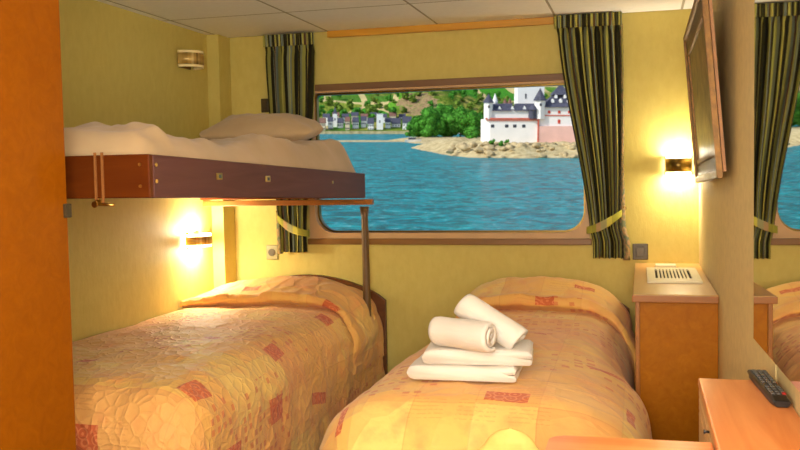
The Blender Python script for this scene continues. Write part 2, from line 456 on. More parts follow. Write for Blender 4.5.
# ------------------------------------------------------------ beds
def drape_fn(x0, x1, y_head, y_foot, ztop, rc, over_l, over_r, crown, seed, flare=.05, wr=.012, xbulge=None):
    """returns f(s,t): s metres across measured from x0 edge, t metres from the head end"""
    W = x1-x0; L = y_head-y_foot
    sl, sr = (rc if over_l else 0), (rc if over_r else 0)
    def f(s, t, lift=0.0):
        a = 0; sx = 1
        if over_l and s < sl: a = sl-s; sx = -1; cx = x0+sl
        elif over_r and s > W-sr: a = s-(W-sr); sx = 1; cx = x1-sr
        else: cx = x0+min(max(s, 0), W)
        b = max(0, t-(L-rc)); cy = y_head-min(t, L-rc)
        d = math.hypot(a, b); dmax = rc*PI/2+(ztop-rc)-.03
        if d > dmax: d = dmax+(d-dmax)*.004
        arc = rc*PI/2
        if d < arc: hz = rc*math.sin(d/rc); vz = rc*(1-math.cos(d/rc))
        else:
            q = d-arc; hz = rc+flare*q; vz = rc+q
        if a or b: nx, ny = a/math.hypot(a, b), b/math.hypot(a, b)
        else: nx = ny = 0
        u = (s-W/2)/(W/2); v = (t-L*.5)/(L*.5)
        cr = crown*max(0, 1-min(1, abs(u))**2.4)*max(0, 1-max(0, v)**4)
        p = Vector((cx+sx*hz*nx, cy-hz*ny, ztop-vz+cr))
        # outward normal roughly
        if d < arc: ang = d/rc
        else: ang = PI/2
        nrm = Vector((sx*nx*math.sin(ang), -ny*math.sin(ang), math.cos(ang)))
        side = ss(.3*arc, arc*1.3, d)
        k = wr*(nz(s*3.1+seed, t*2.7, seed)*.9+nz(s*8+seed, t*8, 2+seed)*.55)
        k += side*.016*(nz(s*6 if b > a else t*7, seed+4, d*1.4)+.4)*min(1, (d-.2*arc)/.25)
        k += .0035*nz(s*24, t*24, seed)
        if (over_l == 0 and s < .05) or (over_r == 0 and s > W-.05): k = min(k, 0)
        if over_l: p.x += .085*ss(3.1, 4.3, p.y)*(1-ss(0, .35, s))
        if xbulge and sx > 0: p.x += xbulge(p.y)*ss(W-.25, W, s)
        return p+nrm*(k+lift), nrm
    return f, W, L

def make_bed(root_label, cat, x0, x1, y_head, y_foot, ztop, rc, ol, orr, crown, seed, mat, mat2, hump, TP, xb=None, head_x=None, wr=.012, lipz=.0):
    root = empty('single_bed', ((x0+x1)/2, (y_head+y_foot)/2, 0)); tag(root, root_label, cat)
    # mattress, base and legs under the spread
    i = .045
    i = .075
    m = MB(); m.box(x0+(i if ol else .004), x1-i, y_foot+i+.05, y_head-.03, .30, ztop-.055, .11, seg=4); under(m.build('mattress', M_MATTRESS), root)
    m = MB(); m.box(x0+(i if ol else .004), x1-i, y_foot+i, y_head-.03, .16, .298, .01); under(m.build('bed_base', M_HEAD), root)
    for lx in (x0+.12, x1-.12):
        for ly in (y_foot+.15, y_head-.15):
            m = MB(); m.tube([(lx, ly, 0), (lx, ly, .162)], [.02, .028], 12); under(m.build('leg', M_HEAD), root)
    f, W, L = drape_fn(x0, x1, y_head, y_foot, ztop, rc, ol, orr, crown, seed, wr=wr, xbulge=xb)
    drop = rc*PI/2+(ztop-rc)-.02-rc
    s0, s1 = (-drop if ol else .004), W+drop; t1 = L+drop
    nu = int((s1-s0)/.016); nv = int(t1/.016)
    fn = lambda a, b: f(s0+(s1-s0)*a, t1*b)[0]
    o = grid_mesh('bedspread', nu, nv, fn, mat, None, True, lambda a, b: (s0+(s1-s0)*a, t1*b)); under(o, root)
    # the turned-over part of the spread that covers the pillow
    ps0, ps1 = (-.10 if ol else .006), W+.24
    H = hump
    def g(a, b):
        s = ps0+(ps1-ps0)*a
        u = (s-W*.5)/(W*.5)
        dome = max(0, 1-abs(u)**2.2)
        # b: 0 head, .82 lip, 1 tucked back under
        if b < .8: t = TP*b/.8*.97
        else:
            t = TP*(.97+.03*math.sin((b-.8)/.2*PI)) - .05*ss(.9, 1, b)
        tt = min(1, (b/.8))
        prof = (.58+.42*math.sin(min(1, tt*1.35)*PI/2))*(1-ss(.45, 1.0, tt)*.62)
        lift = .012+H*dome**.75*prof+.024*(1-ss(1.1, 1.4, abs(u)))*(1 if tt > .5 else ss(0, .5, tt))
        lift += (.008*nz(s*6+seed, t*6, 3)+.006*nz(s*15, t*13, seed))*min(1, b*4)
        if b > .8:
            k = (b-.8)/.2; lift = lift*(1-k)+.001*k-.006*k
        wob = .025*nz(s*2.2, seed+9, 0)
        p, n_ = f(s, max(.002, t+wob*ss(.3, 1, tt)), 0)
        return p+n_*max(lift, -.004) if b > .8 else p+n_*max(.01, lift)
    o = grid_mesh('pillow_cover', int((ps1-ps0)/.014), 56, g, mat2, None, True, lambda a, b: (ps0+(ps1-ps0)*a+.37, .21+TP*b)); under(o, root)
    # arched headboard
    hx0, hx1, zt, ze = head_x
    pts = [(hx0, y_head, 0), (hx1, y_head, 0), (hx1, y_head, ze)]
    N = 24
    for k in range(1, N):
        q = k/N; pts.append((hx1+(hx0-hx1)*q, y_head, ze+(zt-ze)*math.sin(PI*q)**.75))
    pts.append((hx0, y_head, ze))
    m = MB(); m.prism(pts, (0, .028, 0), bevel=.004); under(m.build('headboard', M_HEAD), root)
    return root

PATCH_L = [(.905, 2.035, .085, .115, .1), (.908, 1.35, .07, .13, -.1), (.57, 2.33, .13, .13, 0), (.874, .65, .08, .10, 0), (1.20, 1.02, .05, .17, .2), (.62, 1.35, .09, .04, .5), (1.12, 1.52, .10, .12, 0), (.35, 1.85, .08, .05, .3), (1.2, 1.9, .1, .12, 0)]
PATCH_LP = [(1.22, .674, .07, .08, .2), (.75, .56, .10, .05, 0)]
PATCH_R = [(.61, 2.115, .135, .075, 0), (.86, 1.56, .13, .03, -.5), (.09, 2.21, .03, .12, .1), (.60, 1.10, .05, .03, 0), (.20, 1.75, .05, .04, 0), (.93, 1.95, .03, .16, 0)]
PATCH_RP = [(.93, .656, .09, .06, 0), (1.1, .5, .08, .03, 0)]
LB = dict(x0=XL+.004, x1=-1.42)
M_SPL = bedspread('patchwork_spread_left', PATCH_L, 0.0, 22, .35)
M_SPL2 = bedspread('patchwork_pillow_cover_left', PATCH_LP, 2.0, 9, .5)
M_SPR = bedspread('patchwork_spread_right', PATCH_R, 4.0, 9, .25)
M_SPR2 = bedspread('patchwork_pillow_cover_right', PATCH_RP, 6.0, 7, .35)
make_bed('single bed under the lower left wall lamp, quilted patchwork bedspread', 'bed', XL+.004, -1.42, 4.795, 2.58, .555, .17, 0, 1, .025, 1.3, M_SPL, M_SPL2, .10, .52,
         head_x=(-2.31, -1.385, .69, .55), wr=.016)
make_bed('single bed with white towels on it, between the other bed and the cabinet', 'bed', -1.0, -.045, 4.795, 2.46, .555, .23, 1, 1, .03, 5.1, M_SPR, M_SPR2, .108, .52,
         xb=lambda y: .07*ss(3.55, 3.2, y), head_x=(-.93, -.06, .655, .53), wr=.01)

# ------------------------------------------------------------ upper bunk
bk = empty('upper_bunk', (-1.9, 3.45, 1.19)); tag(bk, 'fold-down upper bunk of brown veneer hanging on the left wall', 'bunk bed')
XB = -1.42
def zb(y): return 1.196-.030*(y-2.4)          # the bunk sags a little towards its far end
def slab(y0, y1, x0, x1, za, zb_, mat, name, bev=.003):
    m = MB()
    t = bmesh.new()
    v = [t.verts.new((x, y, zb(y)+z)) for x in (x0, x1) for y in (y0, y1) for z in (za, zb_)]
    for f in ((0, 1, 3, 2), (4, 6, 7, 5), (0, 4, 5, 1), (2, 3, 7, 6), (0, 2, 6, 4), (1, 5, 7, 3)): t.faces.new([v[i] for i in f])
    bmesh.ops.bevel(t, geom=t.edges[:], offset=bev, segments=1, affect='EDGES')
    m.merge(t); return under(m.build(name, mat), bk)
slab(2.40, 2.425, XL+.004, XB, 0, .131, M_BUNK_END, 'end_board')
slab(2.427, 4.575, XB-.025, XB, 0, .131, M_BUNK_SIDE, 'side_board')
slab(4.55, 4.575, XL+.004, XB-.027, 0, .131, M_BUNK_END, 'end_board')
slab(2.427, 4.548, XL+.004, XB-.027, .01, .03, M_BUNK_END, 'bed_base')
for y, z in ((2.44, .10), (2.44, .05)):
    m = MB(); m.cyl((XB, y, zb(y)+z), .006, .003, 'X', 10); under(m.build('screw_cap', M_BRASS), bk)
for y in (2.385+.013,):
    for x in (XB-.03,):
        for z in (.035, .1):
            m = MB(); m.cyl((x, 2.397, zb(y)+z), .005, .003, 'Y', 10); under(m.build('screw_cap', M_BRASS), bk)
for y in (2.86, 3.28, 4.05):
    m = MB(); z = zb(y)+.075
    if y < 4: m.box(XB, XB+.004, y-.022, y+.022, z-.012, z+.012, .003)
    else: m.cyl((XB, y, z), .008, .003, 'X', 10)
    o = under(m.build('latch_plate' if y < 4 else 'screw_cap', M_BRASS), bk)
    if y < 4:
        m = MB(); m.box(XB+.0041, XB+.006, y-.009, y+.009, z-.006, z+.006); p = m.build('keyhole', M_BLACK); p.parent = o
# straps with a hook on the near end board
for dx in (-.012, .012):
    m = MB(); x = -1.588+dx; m.box(x-.0035, x+.0035, 2.394, 2.399, 1.182, 1.335); under(m.build('strap', M_STRAP), bk)
m = MB(); m.box(-1.60, -1.578, 2.388, 2.394, 1.176, 1.192, .002); m.tube([(-1.59, 2.390, 1.178), (-1.535, 2.390, 1.176)], .005, 10)
m.tube([(-1.597, 2.388, 1.178), (-1.597, 2.38, 1.178)], .010, 12); under(m.build('strap_hook', M_BRASS), bk)

# mattress of the bunk
mt = empty('bunk_mattress', (-1.9, 3.5, zb(3.5)+.03)); 
def pil(name, cx, cy, cz, a, b, c, mat, rz=0, n1=2.6, seed=0, tiltx=0, tilty=0, nu=40, nv=24, root=None, wr=.012):
    R_ = Matrix.Rotation(rz, 3, 'Z') @ Matrix.Rotation(tiltx, 3, 'X') @ Matrix.Rotation(tilty, 3, 'Y')
    def fn(u, v):
        th = u*2*PI; ph = (v-.5)*PI
        ct, st = math.cos(th), math.sin(th)
        k = (abs(ct)**n1+abs(st)**n1)**(-1/n1)
        cp = max(0, math.cos(ph))**.55
        x, y, z = a*k*ct*cp, b*k*st*cp, c*math.copysign(abs(math.sin(ph))**1.15, ph)
        z *= (1-.35*(abs(k*ct*cp)**4))*(1-.35*abs(k*st*cp)**4)
        p = Vector((x, y, z)); p *= 1+wr*4*nz(x*7+seed, y*7, z*6)
        return R_ @ (p+Vector((0, 0, .010*nz(x*16+seed, y*12, 5)+.006*nz(x*30, y*26, 2))))+Vector((cx, cy, cz))
    return grid_mesh(name, nu, nv, fn, mat, None, True)
m = MB()
t = bmesh.new(); y0, y1 = 2.435, 4.50
v = [t.verts.new((x, y, zb(y)+z)) for x in (XL+.02, XB-.06) for y in (y0, y1) for z in (.032, .140 if y < 3 else .235)]
for f in ((0, 1, 3, 2), (4, 6, 7, 5), (0, 4, 5, 1), (2, 3, 7, 6), (0, 2, 6, 4), (1, 5, 7, 3)): t.faces.new([v[i] for i in f])
bmesh.ops.bevel(t, geom=t.edges[:], offset=.03, segments=4, affect='EDGES'); m.merge(t)
bpy.data.objects.remove(mt)
mt = m.build('bunk_mattress', M_MATTRESS, smooth=True); tag(mt, 'thin white mattress lying in the upper bunk', 'mattress')

def duvet(a, b, under_=False):
    # a across 0 (wall) .. 1 (room side), b 0 near .. 1 far
    x = XL+.012+(XB-.005-XL-.02)*a; y = 2.44+2.10*b
    fold_ = .030*(1-abs(math.sin(5.5*(y*.8+x*.7)+2.0*nz(x*2, y*2, 8))))**2*(1-ss(.55, .8, b))
    top = fold_+.170+.042*(1-ss(.25, .62, b))*(.6+.4*math.sin(PI*min(1, a*1.05)))+.125*ss(.2, 1, b)+.022*nz(x*3, y*2.2, 1)+.016*nz(x*10, y*7, 4)+.008*nz(x*22, y*16, 4)
    top += .03*math.exp(-((b-.12)/.1)**2)*(1-a)
    edge = ss(0, .05, a)*ss(0, .10, 1-a)*ss(0, .03, b)*ss(0, .06, 1-b)
    lo = .128-.02*ss(.9, 1, b)+.012*nz(y*3, 7, 2)
    z = lo+(top-lo)*edge**.5
    if a > .94: z -= .012*(a-.94)/.06
    return Vector((x+.012*nz(y*4, 3, 1)*(a > .5)*0, y, zb(y)+z))
o = grid_mesh('bunk_duvet', 80, 130, duvet, M_LINEN); tag(o, 'rumpled white duvet spread over the upper bunk mattress', 'duvet')
sm = o.modifiers.new('thick', 'SOLIDIFY'); sm.thickness = .006; sm.offset = 1
o = pil('bunk_pillow', -1.835, 4.18, zb(4.1)+.335, .285, .25, .085, M_LINEN, .12, 3.2, 3, tiltx=.12, wr=.03, nu=70, nv=44)
tag(o, 'plump white pillow at the far end of the upper bunk', 'pillow')

# beam and post that carry the bunk's far end
bs = empty('bunk_support', (XB, 4.6, 0)); tag(bs, 'wooden beam and slim post under the far end of the upper bunk', 'support')
m = MB(); m.box(XL+.002, -1.385, 4.585, 4.615, 1.095, 1.125, .003); under(m.build('beam', M_BEAM), bs)
m = MB(); m.tube([(-1.425, 4.6, .0), (-1.43, 4.6, .25), (-1.432, 4.6, .7), (-1.435, 4.6, 1.03), (-1.435, 4.6, 1.085)], [.026, .024, .02, .018, .026], 16); under(m.build('post', M_POST), bs)

# ------------------------------------------------------------ cabinet with grille
cb = empty('bedside_cabinet', (.13, 4.2, 0)); tag(cb, 'long low cabinet in the right corner, cork-patterned with brown top', 'cabinet')
m = MB(); m.box(-.022, XR-.001, 3.62, YB-.001, 0.001, .741, .003); under(m.build('carcass', M_CAB), cb)
m = MB(); m.box(-.024, -.006, 3.612, 3.632, .001, .741, .003); under(m.build('corner_strip', M_CABEDGE), cb)
m = MB(); m.box(-.033, XR-.001, 3.598, YB-.001, .742, .769, .004); under(m.build('top', [M_CABTOP]), cb)
m = MB(); m.box(-.036, XR-.001, 3.588, 3.599, .739, .766, .003); under(m.build('top_edge', M_CABEDGE), cb)
gr = empty('vent_grille', (.135, 4.22, .77)); tag(gr, 'cream ventilation grille set in the top of the right-hand cabinet', 'vent')
gx0, gx1, gy0, gy1, gz = .024, .250, 3.96, 4.52, .7695
m = MB(); m.box(gx0+.03, gx1-.03, gy0+.1, gy1-.06, gz, gz+.002); under(m.build('duct_shade_plate', M_DUCTSHADE), gr)  # solid dark plate; its colour stands for the shade inside the duct
m = MB()
m.box(gx0, gx1, gy0, gy0+.11, gz, gz+.010, .002); m.box(gx0, gx1, gy1-.07, gy1, gz, gz+.010, .002)
m.box(gx0, gx0+.036, gy0+.11, gy1-.07, gz, gz+.010); m.box(gx1-.036, gx1, gy0+.11, gy1-.07, gz, gz+.010)
under(m.build('frame', M_WHITEPL), gr)
for k in range(10):
    x = gx0+.036+(gx1-gx0-.072)*(k+.0)/10
    if k == 0: continue
    m = MB(); m.box(x-.0042, x+.0042, gy0+.111, gy1-.071, gz+.0021, gz+.009); under(m.build('slat', M_WHITEPL), gr)
m = MB(); m.box(.066, .166, 4.60, 4.68, .7695, .782, .005, seg=3); o = m.build('soap_dish', M_WHITEPL)
tag(o, 'small flat cream dish behind the vent grille on the cabinet', 'dish')

# ------------------------------------------------------------ wall lamps
def sconce(loc, rz, label, on, cmat, energy, rx_=.09, ry_=.10, hb=.030):
    """half-round brass band on a wall; local -Y points into the room, local X runs along the wall"""
    r = empty('wall_lamp', loc, rz); tag(r, label, 'lamp', 'brass band wall lamps')
    def arc(rx, ry, z0, z1, th, mat, name, a0=0, a1=180):
        n = 28
        t = bmesh.new(); R = []
        for k in range(n+1):
            a = math.radians(a0+(a1-a0)*k/n); c, s_ = math.cos(a), math.sin(a)
            R.append([t.verts.new((rx*c, -.012-ry*s_, z0)), t.verts.new(((rx-th)*c, -.012-(ry-th)*s_, z0)), t.verts.new(((rx-th)*c, -.012-(ry-th)*s_, z1)), t.verts.new((rx*c, -.012-ry*s_, z1))])
        for k in range(n):
            for q in range(4):
                f = t.faces.new((R[k][q], R[k][(q+1) % 4], R[k+1][(q+1) % 4], R[k+1][q])); f.smooth = True
        t.faces.new(R[0]); t.faces.new(R[-1][::-1])
        m = MB(); m.merge(t); return m.build(name, mat, r)
    m = MB(); m.box(-.06, .06, -.012, -.001, -.045, .045, .003); m.build('back_plate', M_BRASS2, r)
    arc(rx_, ry_, -hb, hb, .003, cmat, 'brass_band')
    gm = emis('lamp_glass_'+('lit' if on else 'unlit'), srgb(255, 236, 176), 6.0 if on else .0)
    arc(rx_-.003, ry_-.003, hb+.0005, hb+.014, .004, gm, 'glass_rim'); arc(rx_-.003, ry_-.003, -hb-.014, -hb-.0005, .004, gm, 'glass_rim')
    m = MB(); m.tube([(-.035, -.045, 0), (.035, -.045, 0)], .011, 12); m.build('bulb', emis('bulb_'+('lit' if on else 'off'), srgb(255, 226, 160), 12.0 if on else .0), r)
    if on:
        for dz in (.03, -.03):
            l = bpy.data.lights.new('lamp_light', 'POINT'); l.energy = energy/2; l.color = (1, .93, .74); l.shadow_soft_size = .035
            lo = bpy.data.objects.new('lamp_light', l); COL.objects.link(lo); lo.parent = r; lo.location = (0, -.05, dz)
    return r
def walls_mat():
    t = NT('banded_brass', .35, .5, .35); o = t.coord(); x, y, z = t.sep(o)
    f = t.noise(t.comb(t.math('MULTIPLY', x, 40), 0.0, 0.0), 1, 2)
    t.col(t.ramp(f, [(.35, srgb(92, 66, 30)), (.5, srgb(196, 160, 84)), (.65, srgb(232, 206, 140))])); return t.m
M_BANDBR = walls_mat()
sconce((XL, 4.42, 1.89), PI/2, 'unlit brass wall lamp above the upper bunk', False, M_BANDBR, 0)
sconce((XL, 4.45, .915), PI/2, 'glowing brass wall lamp under the upper bunk', True, M_BANDBR, 30, hb=.022)
sconce((.185, YB, 1.275), 0, 'glowing dark-banded wall lamp between right curtain and picture frame', True, M_BRASS2, 21, .066, .075, .034)

# ------------------------------------------------------------ switches and sockets
def plate(x, z, w_, h_, label, mat, kind):
    r = empty('light_switch' if kind == 's' else 'wall_socket', (x, YB, z)); tag(r, label, 'switch' if kind == 's' else 'socket')
    m = MB(); m.box(-w_/2, w_/2, -.012, -.001, -h_/2, h_/2, .004, seg=3); m.build('plate', mat, r)
    if kind == 's': m = MB(); m.box(-w_*.28, w_*.28, -.018, -.0125, -h_*.3, h_*.3, .002); m.build('rocker', mat, r)
    else: m = MB(); m.cyl((0, -.0125, 0), w_*.3, -.005, 'Y', 20); m.build('socket_well', M_SWITCH, r)
    return r
plate(-2.092, 1.665, .055, .08, 'dark switch plate beside the left curtain, above the upper bunk', M_SWITCH, 's')
plate(-2.075, .815, .07, .085, 'grey-green socket plate below the tieback of the left curtain', M_SOCK, 'k')
plate(-.005, .828, .078, .085, 'dark double socket plate right of the right curtain hem', M_SWITCH, 's')

# ------------------------------------------------------------ curtains
def curtain(xa_top, xb_top, xa_tie, xb_tie, xa_bot, xb_bot, ztop, ztie, zbot, label, seed, inner_right, xa_mid=None, xb_mid=None):
    r = empty('curtain', ((xa_bot+xb_bot)/2, YB-.06, zbot)); tag(r, label, 'curtain', 'striped window curtains')
    Hh = ztop-zbot; folds = 6
    def width(z):
        if z > ztie:
            q = (ztop-z)/(ztop-ztie)
            if q < .1: k = 0; e = q/.1; pinch = .03*math.sin(PI*min(1, e))
            k = ss(.0, 1.0, q)*.55+q*.45 if q > 0 else 0
            xa = xa_top+(xa_tie-xa_top)*k; xb = xb_top+(xb_tie-xb_top)*k
            bl = math.sin(PI*q)*.02
            return xa-bl*.5, xb+bl*.5
        q = (ztie-z)/(ztie-zbot); k = ss(0, .6, q)
        return xa_tie+(xa_bot-xa_tie)*k, xb_tie+(xb_bot-xb_tie)*k
    def fn(a, b):
        z = ztop-Hh*b; xa, xb = width(z)
        head = ss(.11, .06, (ztop-z))
        tie = math.exp(-((z-ztie)/.05)**2)
        ph = a*folds*2*PI+.5*nz(a*4, z*1.3, seed)*3
        amp = (.028-.010*head)*(1-.55*tie)
        fr = amp*math.sin(ph)+.003*math.sin(ph*2.3+seed)
        pin = -.014*math.exp(-((ztop-z-.10)/.02)**2)
        x = xa+(xb-xa)*(a+.018*math.sin(ph*1+1.2)*(1-head))
        return Vector((x, YB-.062-fr+pin*-1*.5+.012*nz(a*5, z*3, seed), z))
    o = grid_mesh('cloth', 150, 90, fn, M_CURT, None, True, lambda a, b: (a*.5, b*Hh)); under(o, r)
    s_ = o.modifiers.new('thick', 'SOLIDIFY'); s_.thickness = .002
    # header band with pencil pleats
    def hd(a, b):
        z = ztop-.002-.066*b; x = xa_top-.006+(xb_top-xa_top+.012)*a
        return Vector((x, YB-.088-.006*math.sin(a*44*PI)*(1-.3*b)+.005*b, z))
    o = grid_mesh('header_tape', 300, 6, hd, M_CURT, None, True, lambda a, b: (a*.66+.02, b*.07)); under(o, r)
    s_ = o.modifiers.new('thick', 'SOLIDIFY'); s_.thickness = .003
    # folded-back outer edge showing the mottled lining
    def ln(a, b):
        z = ztop-.06-(Hh-.05)*b; xa, xb = width(z)
        xe = xb if inner_right is False else xa
        sgn = 1 if inner_right is False else -1
        wd_ = .012+.022*ss(.5, .95, b)
        return Vector((xe+sgn*(a*wd_-.006), YB-.05-.012*math.sin(a*PI)-.004*math.sin(z*16), z))
    o = grid_mesh('lining_edge', 8, 60, ln, M_LINING, None, True, lambda a, b: (a*.05, b*Hh)); under(o, r)
    s_ = o.modifiers.new('thick', 'SOLIDIFY'); s_.thickness = .002
    return r
def tieback(xa, xb, za, zb2, label, xhook, zhook):
    """sloping band around the curtain: low on the window side, rising to the hook on the wall"""
    r = empty('curtain_tieback', ((xa+xb)/2, YB-.06, min(za, zb2))); tag(r, label, 'tieback', 'curtain tiebacks')
    def fn(a, b):
        th = a*2*PI
        cx = (xa+xb)/2; hx = (xb-xa)/2+.006
        x = cx-hx*math.cos(th); y = YB-.060-.050*math.sin(th) if math.sin(th) > 0 else YB-.060-.040*math.sin(th)
        k = (x-xa)/(xb-xa); z = za+(zb2-za)*k - .012*math.sin(PI*max(0, min(1, k)))
        w_ = .036+.012*math.sin(PI*max(0, min(1, k)))
        return Vector((x, y, z+w_*(.5-b)))
    o = grid_mesh('band', 60, 6, fn, M_BAND, None, True, lambda a, b: (a*.4, b*.05)); under(o, r)
    s_ = o.modifiers.new('thick', 'SOLIDIFY'); s_.thickness = .003
    m = MB(); m.tube([(xhook, YB-.001, zhook), (xhook, YB-.05, zhook), (xhook, YB-.058, zhook+.012)], .005, 10); m.cyl((xhook, YB-.001, zhook), .014, -.006, 'Y', 16)
    under(m.build('hook', M_BRASS2), r)
    return r
# right curtain: window side is its left edge
curtain(-.425, -.098, -.262, -.105, -.245, -.085, 2.062, .975, .798, 'striped green curtain at the right end of the window', 2.0, False)
tieback(-.268, -.105, .945, 1.03, 'lime band gathering the right-hand curtain', -.088, 1.055)
# left curtain: window side is its right edge
curtain(-2.055, -1.765, -2.0, -1.835, -1.995, -1.835, 2.055, .975, .822, 'striped green curtain at the left end of the window', 6.0, True)
tieback(-2.005, -1.83, 1.02, .93, 'lime band gathering the left-hand curtain', -2.02, 1.045)

# ------------------------------------------------------------ picture on the right wall, leaning forward and a little crooked
Bf, Bn = Vector((.250, 4.25, 1.190)), Vector((.255, 3.12, 1.222))
Tf = Vector((.198, 4.28, 1.845)); upv = (Tf-Bf); Tn = Bn+upv+Vector((-.004, 0, 0))
pic = empty('framed_picture', tuple(Bf)); tag(pic, 'gilt-framed picture leaning out from the right wall', 'picture')
al_ = (Bn-Bf); Wp = al_.length; ax = al_.normalized(); up_ = upv-ax*upv.dot(ax); Hp = up_.length; up_.normalize(); nr = ax.cross(up_).normalized()
if nr.x > 0: nr = -nr
def pl(u, v, d): return Bf+ax*u+up_*v+nr*d
def frame_ring(u0, u1, v0, v1, wd_, d0, d1, mat, name, d1b=None):
    t = bmesh.new()
    d1b = d1 if d1b is None else d1b
    def loop(i, d): return [t.verts.new(pl(*p, d)) for p in ((u0+i, v0+i), (u1-i, v0+i), (u1-i, v1-i), (u0+i, v1-i))]
    L = [loop(0, d0), loop(0, d1), loop(wd_, d1b), loop(wd_, d0)]
    for a in range(4):
        for i in range(4):
            j = (i+1) % 4; t.faces.new((L[a][i], L[a][j], L[(a+1) % 4][j], L[(a+1) % 4][i]))
    bmesh.ops.bevel(t, geom=t.edges[:], offset=.003, segments=2, affect='EDGES')
    m = MB(); m.merge(t); return under(m.build(name, mat), pic)
frame_ring(0, Wp, 0, Hp, .028, -.005, .014, M_GILT, 'outer_moulding')
frame_ring(.0285, Wp-.0285, .0285, Hp-.0285, .05, -.005, .006, M_GILT2, 'cove_moulding', .001)
frame_ring(.079, Wp-.079, .079, Hp-.079, .022, -.005, .006, M_GILT, 'inner_moulding')
def paint():
    t = NT('dark_landscape_painting', .4, .4); o = t.coord()
    t.col(t.ramp(t.noise(o, 9, 5, .6, 1), [(.3, srgb(70, 56, 26)), (.5, srgb(120, 96, 44)), (.7, srgb(156, 128, 70))])); return t.m
m = MB(); m.prism([pl(.1, .1, -.004), pl(Wp-.1, .1, -.004), pl(Wp-.1, Hp-.1, -.004), pl(.1, Hp-.1, -.004)], nr*.003); under(m.build('canvas', paint()), pic)
m = MB(); m.prism([pl(.02, .02, -.017), pl(Wp-.0, .02, -.017), pl(Wp-.0, Hp-.02, -.017), pl(.02, Hp-.02, -.017)], nr*.010); under(m.build('backing_board', M_BACKING), pic)

# ------------------------------------------------------------ dresser, remote control, desk, chair
ds = empty('dresser', (.24, 1.9, 0)); tag(ds, 'narrow orange wooden dresser beneath the mirror', 'dresser')
m = MB(); m.box(.152, XN-.001, 1.32, 2.43, .001, .684, .003); under(m.build('carcass', M_PALE), ds)
m = MB(); m.box(.142, XN-.001, 1.30, 2.44, .685, .707, .005, seg=3); under(m.build('top', M_DESK), ds)
for (z0, z1) in ((.664, .684), (.628, .661), (.40, .624), (.18, .396)):
    m = MB(); m.box(.143, .1515, 1.86, 2.42, z0, z1, .002); dr = m.build('drawer', M_PALE); under(dr, ds)
    m = MB(); yk = 2.04; zk = (z0+z1)/2+(.003 if z0 > .55 else .03)
    m.tube([(.1425, yk, zk), (.136, yk, zk), (.130, yk, zk)], [.003, .003, .0055], 12); k = m.build('knob', M_BLACK); k.parent = dr
ZD = .663
dk = empty('desk', (0, 1.4, 0)); tag(dk, 'low orange wooden desk with rounded corner in the foreground', 'desk')
pts = []
x0, x1, y0, y1, r = -.19, .14, .95, 1.915, .03
for cx, cy, a0 in ((x0+r, y1-r, 90), (x0+r, y0+r, 180)):
    for k in range(9):
        a = math.radians(a0+90*k/8); pts.append((cx+r*math.cos(a), cy+r*math.sin(a), ZD))
pts += [(x1, y0, ZD), (x1, y1+.012, ZD)]
m = MB(); m.prism(pts, (0, 0, .025), bevel=.004); under(m.build('top', M_DESKX), dk)
for (lx, ly) in ((x0+.05, y0+.05), (x0+.05, y1-.05), (x1-.05, y0+.05), (x1-.05, y1-.05)):
    m = MB(); m.tube([(lx, ly, .001), (lx, ly, ZD)], [.014, .02], 14); under(m.build('leg', M_DESK), dk)

rc_ = empty('remote_control', (.299, 2.325, .708), math.radians(3)); tag(rc_, 'black remote control lying on the dresser below the mirror', 'remote control')
m = MB()
def rmt(a, b):
    return
t = bmesh.new(); n = 10; prof = []
for k in range(n+1):
    y = -.165+.33*k/n; q = abs(y)/.165; hw = .024*(1-.18*ss(.0, 1, .5-y/.33)); prof.append((y, hw))
rings = []
for y, hw in prof:
    e_ = .008*ss(.88, 1, abs(y)/.165)
    rings.append([t.verts.new(p) for p in ((-hw+e_, y, 0), (hw-e_, y, 0), (hw, y, .010), (hw-.004, y, .020-e_*.6), (-hw+.004, y, .020-e_*.6), (-hw, y, .010))])
for i in range(n):
    for q in range(6): t.faces.new((rings[i][q], rings[i][(q+1) % 6], rings[i+1][(q+1) % 6], rings[i+1][q]))
t.faces.new(rings[0][::-1]); t.faces.new(rings[-1]); bmesh.ops.bevel(t, geom=t.edges[:], offset=.0015, segments=1, affect='EDGES')
m.merge(t); m.build('body', M_BLACK, rc_)
for j in range(11):
    for i in range(3):
        if j == 6 and i != 1: continue
        m = MB(); y = .125-.024*j; x = -.0125+.0125*i; m.box(x-.0042, x+.0042, y-.007, y+.007, .0195, .0228, .0012)
        m.build('key', M_REDKEY if (j == 10 and i == 2) else M_RUBBER, rc_)

ch = empty('chair', (-.30, 1.95, 0)); tag(ch, 'chair with a rounded pale yellow backrest at the foot of the bed', 'chair')
def cb_(a, b):
    th = a*2*PI; z = .40+.262*b
    hw = .17*(1-ss(.45, .86, b))+.068*math.sqrt(max(0, 1-max(0, (b-.72)/.28)**2))*ss(.3, .8, b)+.0*b
    hw = max(hw, .002); dp = .022*(1-ss(.9, 1, b)*.9)+.002
    return Vector((-.293+hw*math.cos(th), 2.035+dp*math.sin(th), z))
o = grid_mesh('backrest', 40, 40, cb_, M_YELLOW, None, True); under(o, ch)
m = MB(); m.box(-.47, -.205, 1.62, 2.0, .40, .45, .02, seg=3); under(m.build('seat', M_YELLOW), ch)
for lx in (-.45, -.225):
    for ly in (1.64, 1.98):
        m = MB(); m.tube([(lx, ly, .001), (lx, ly, .40)], [.012, .017], 12); under(m.build('leg', M_POST), ch)

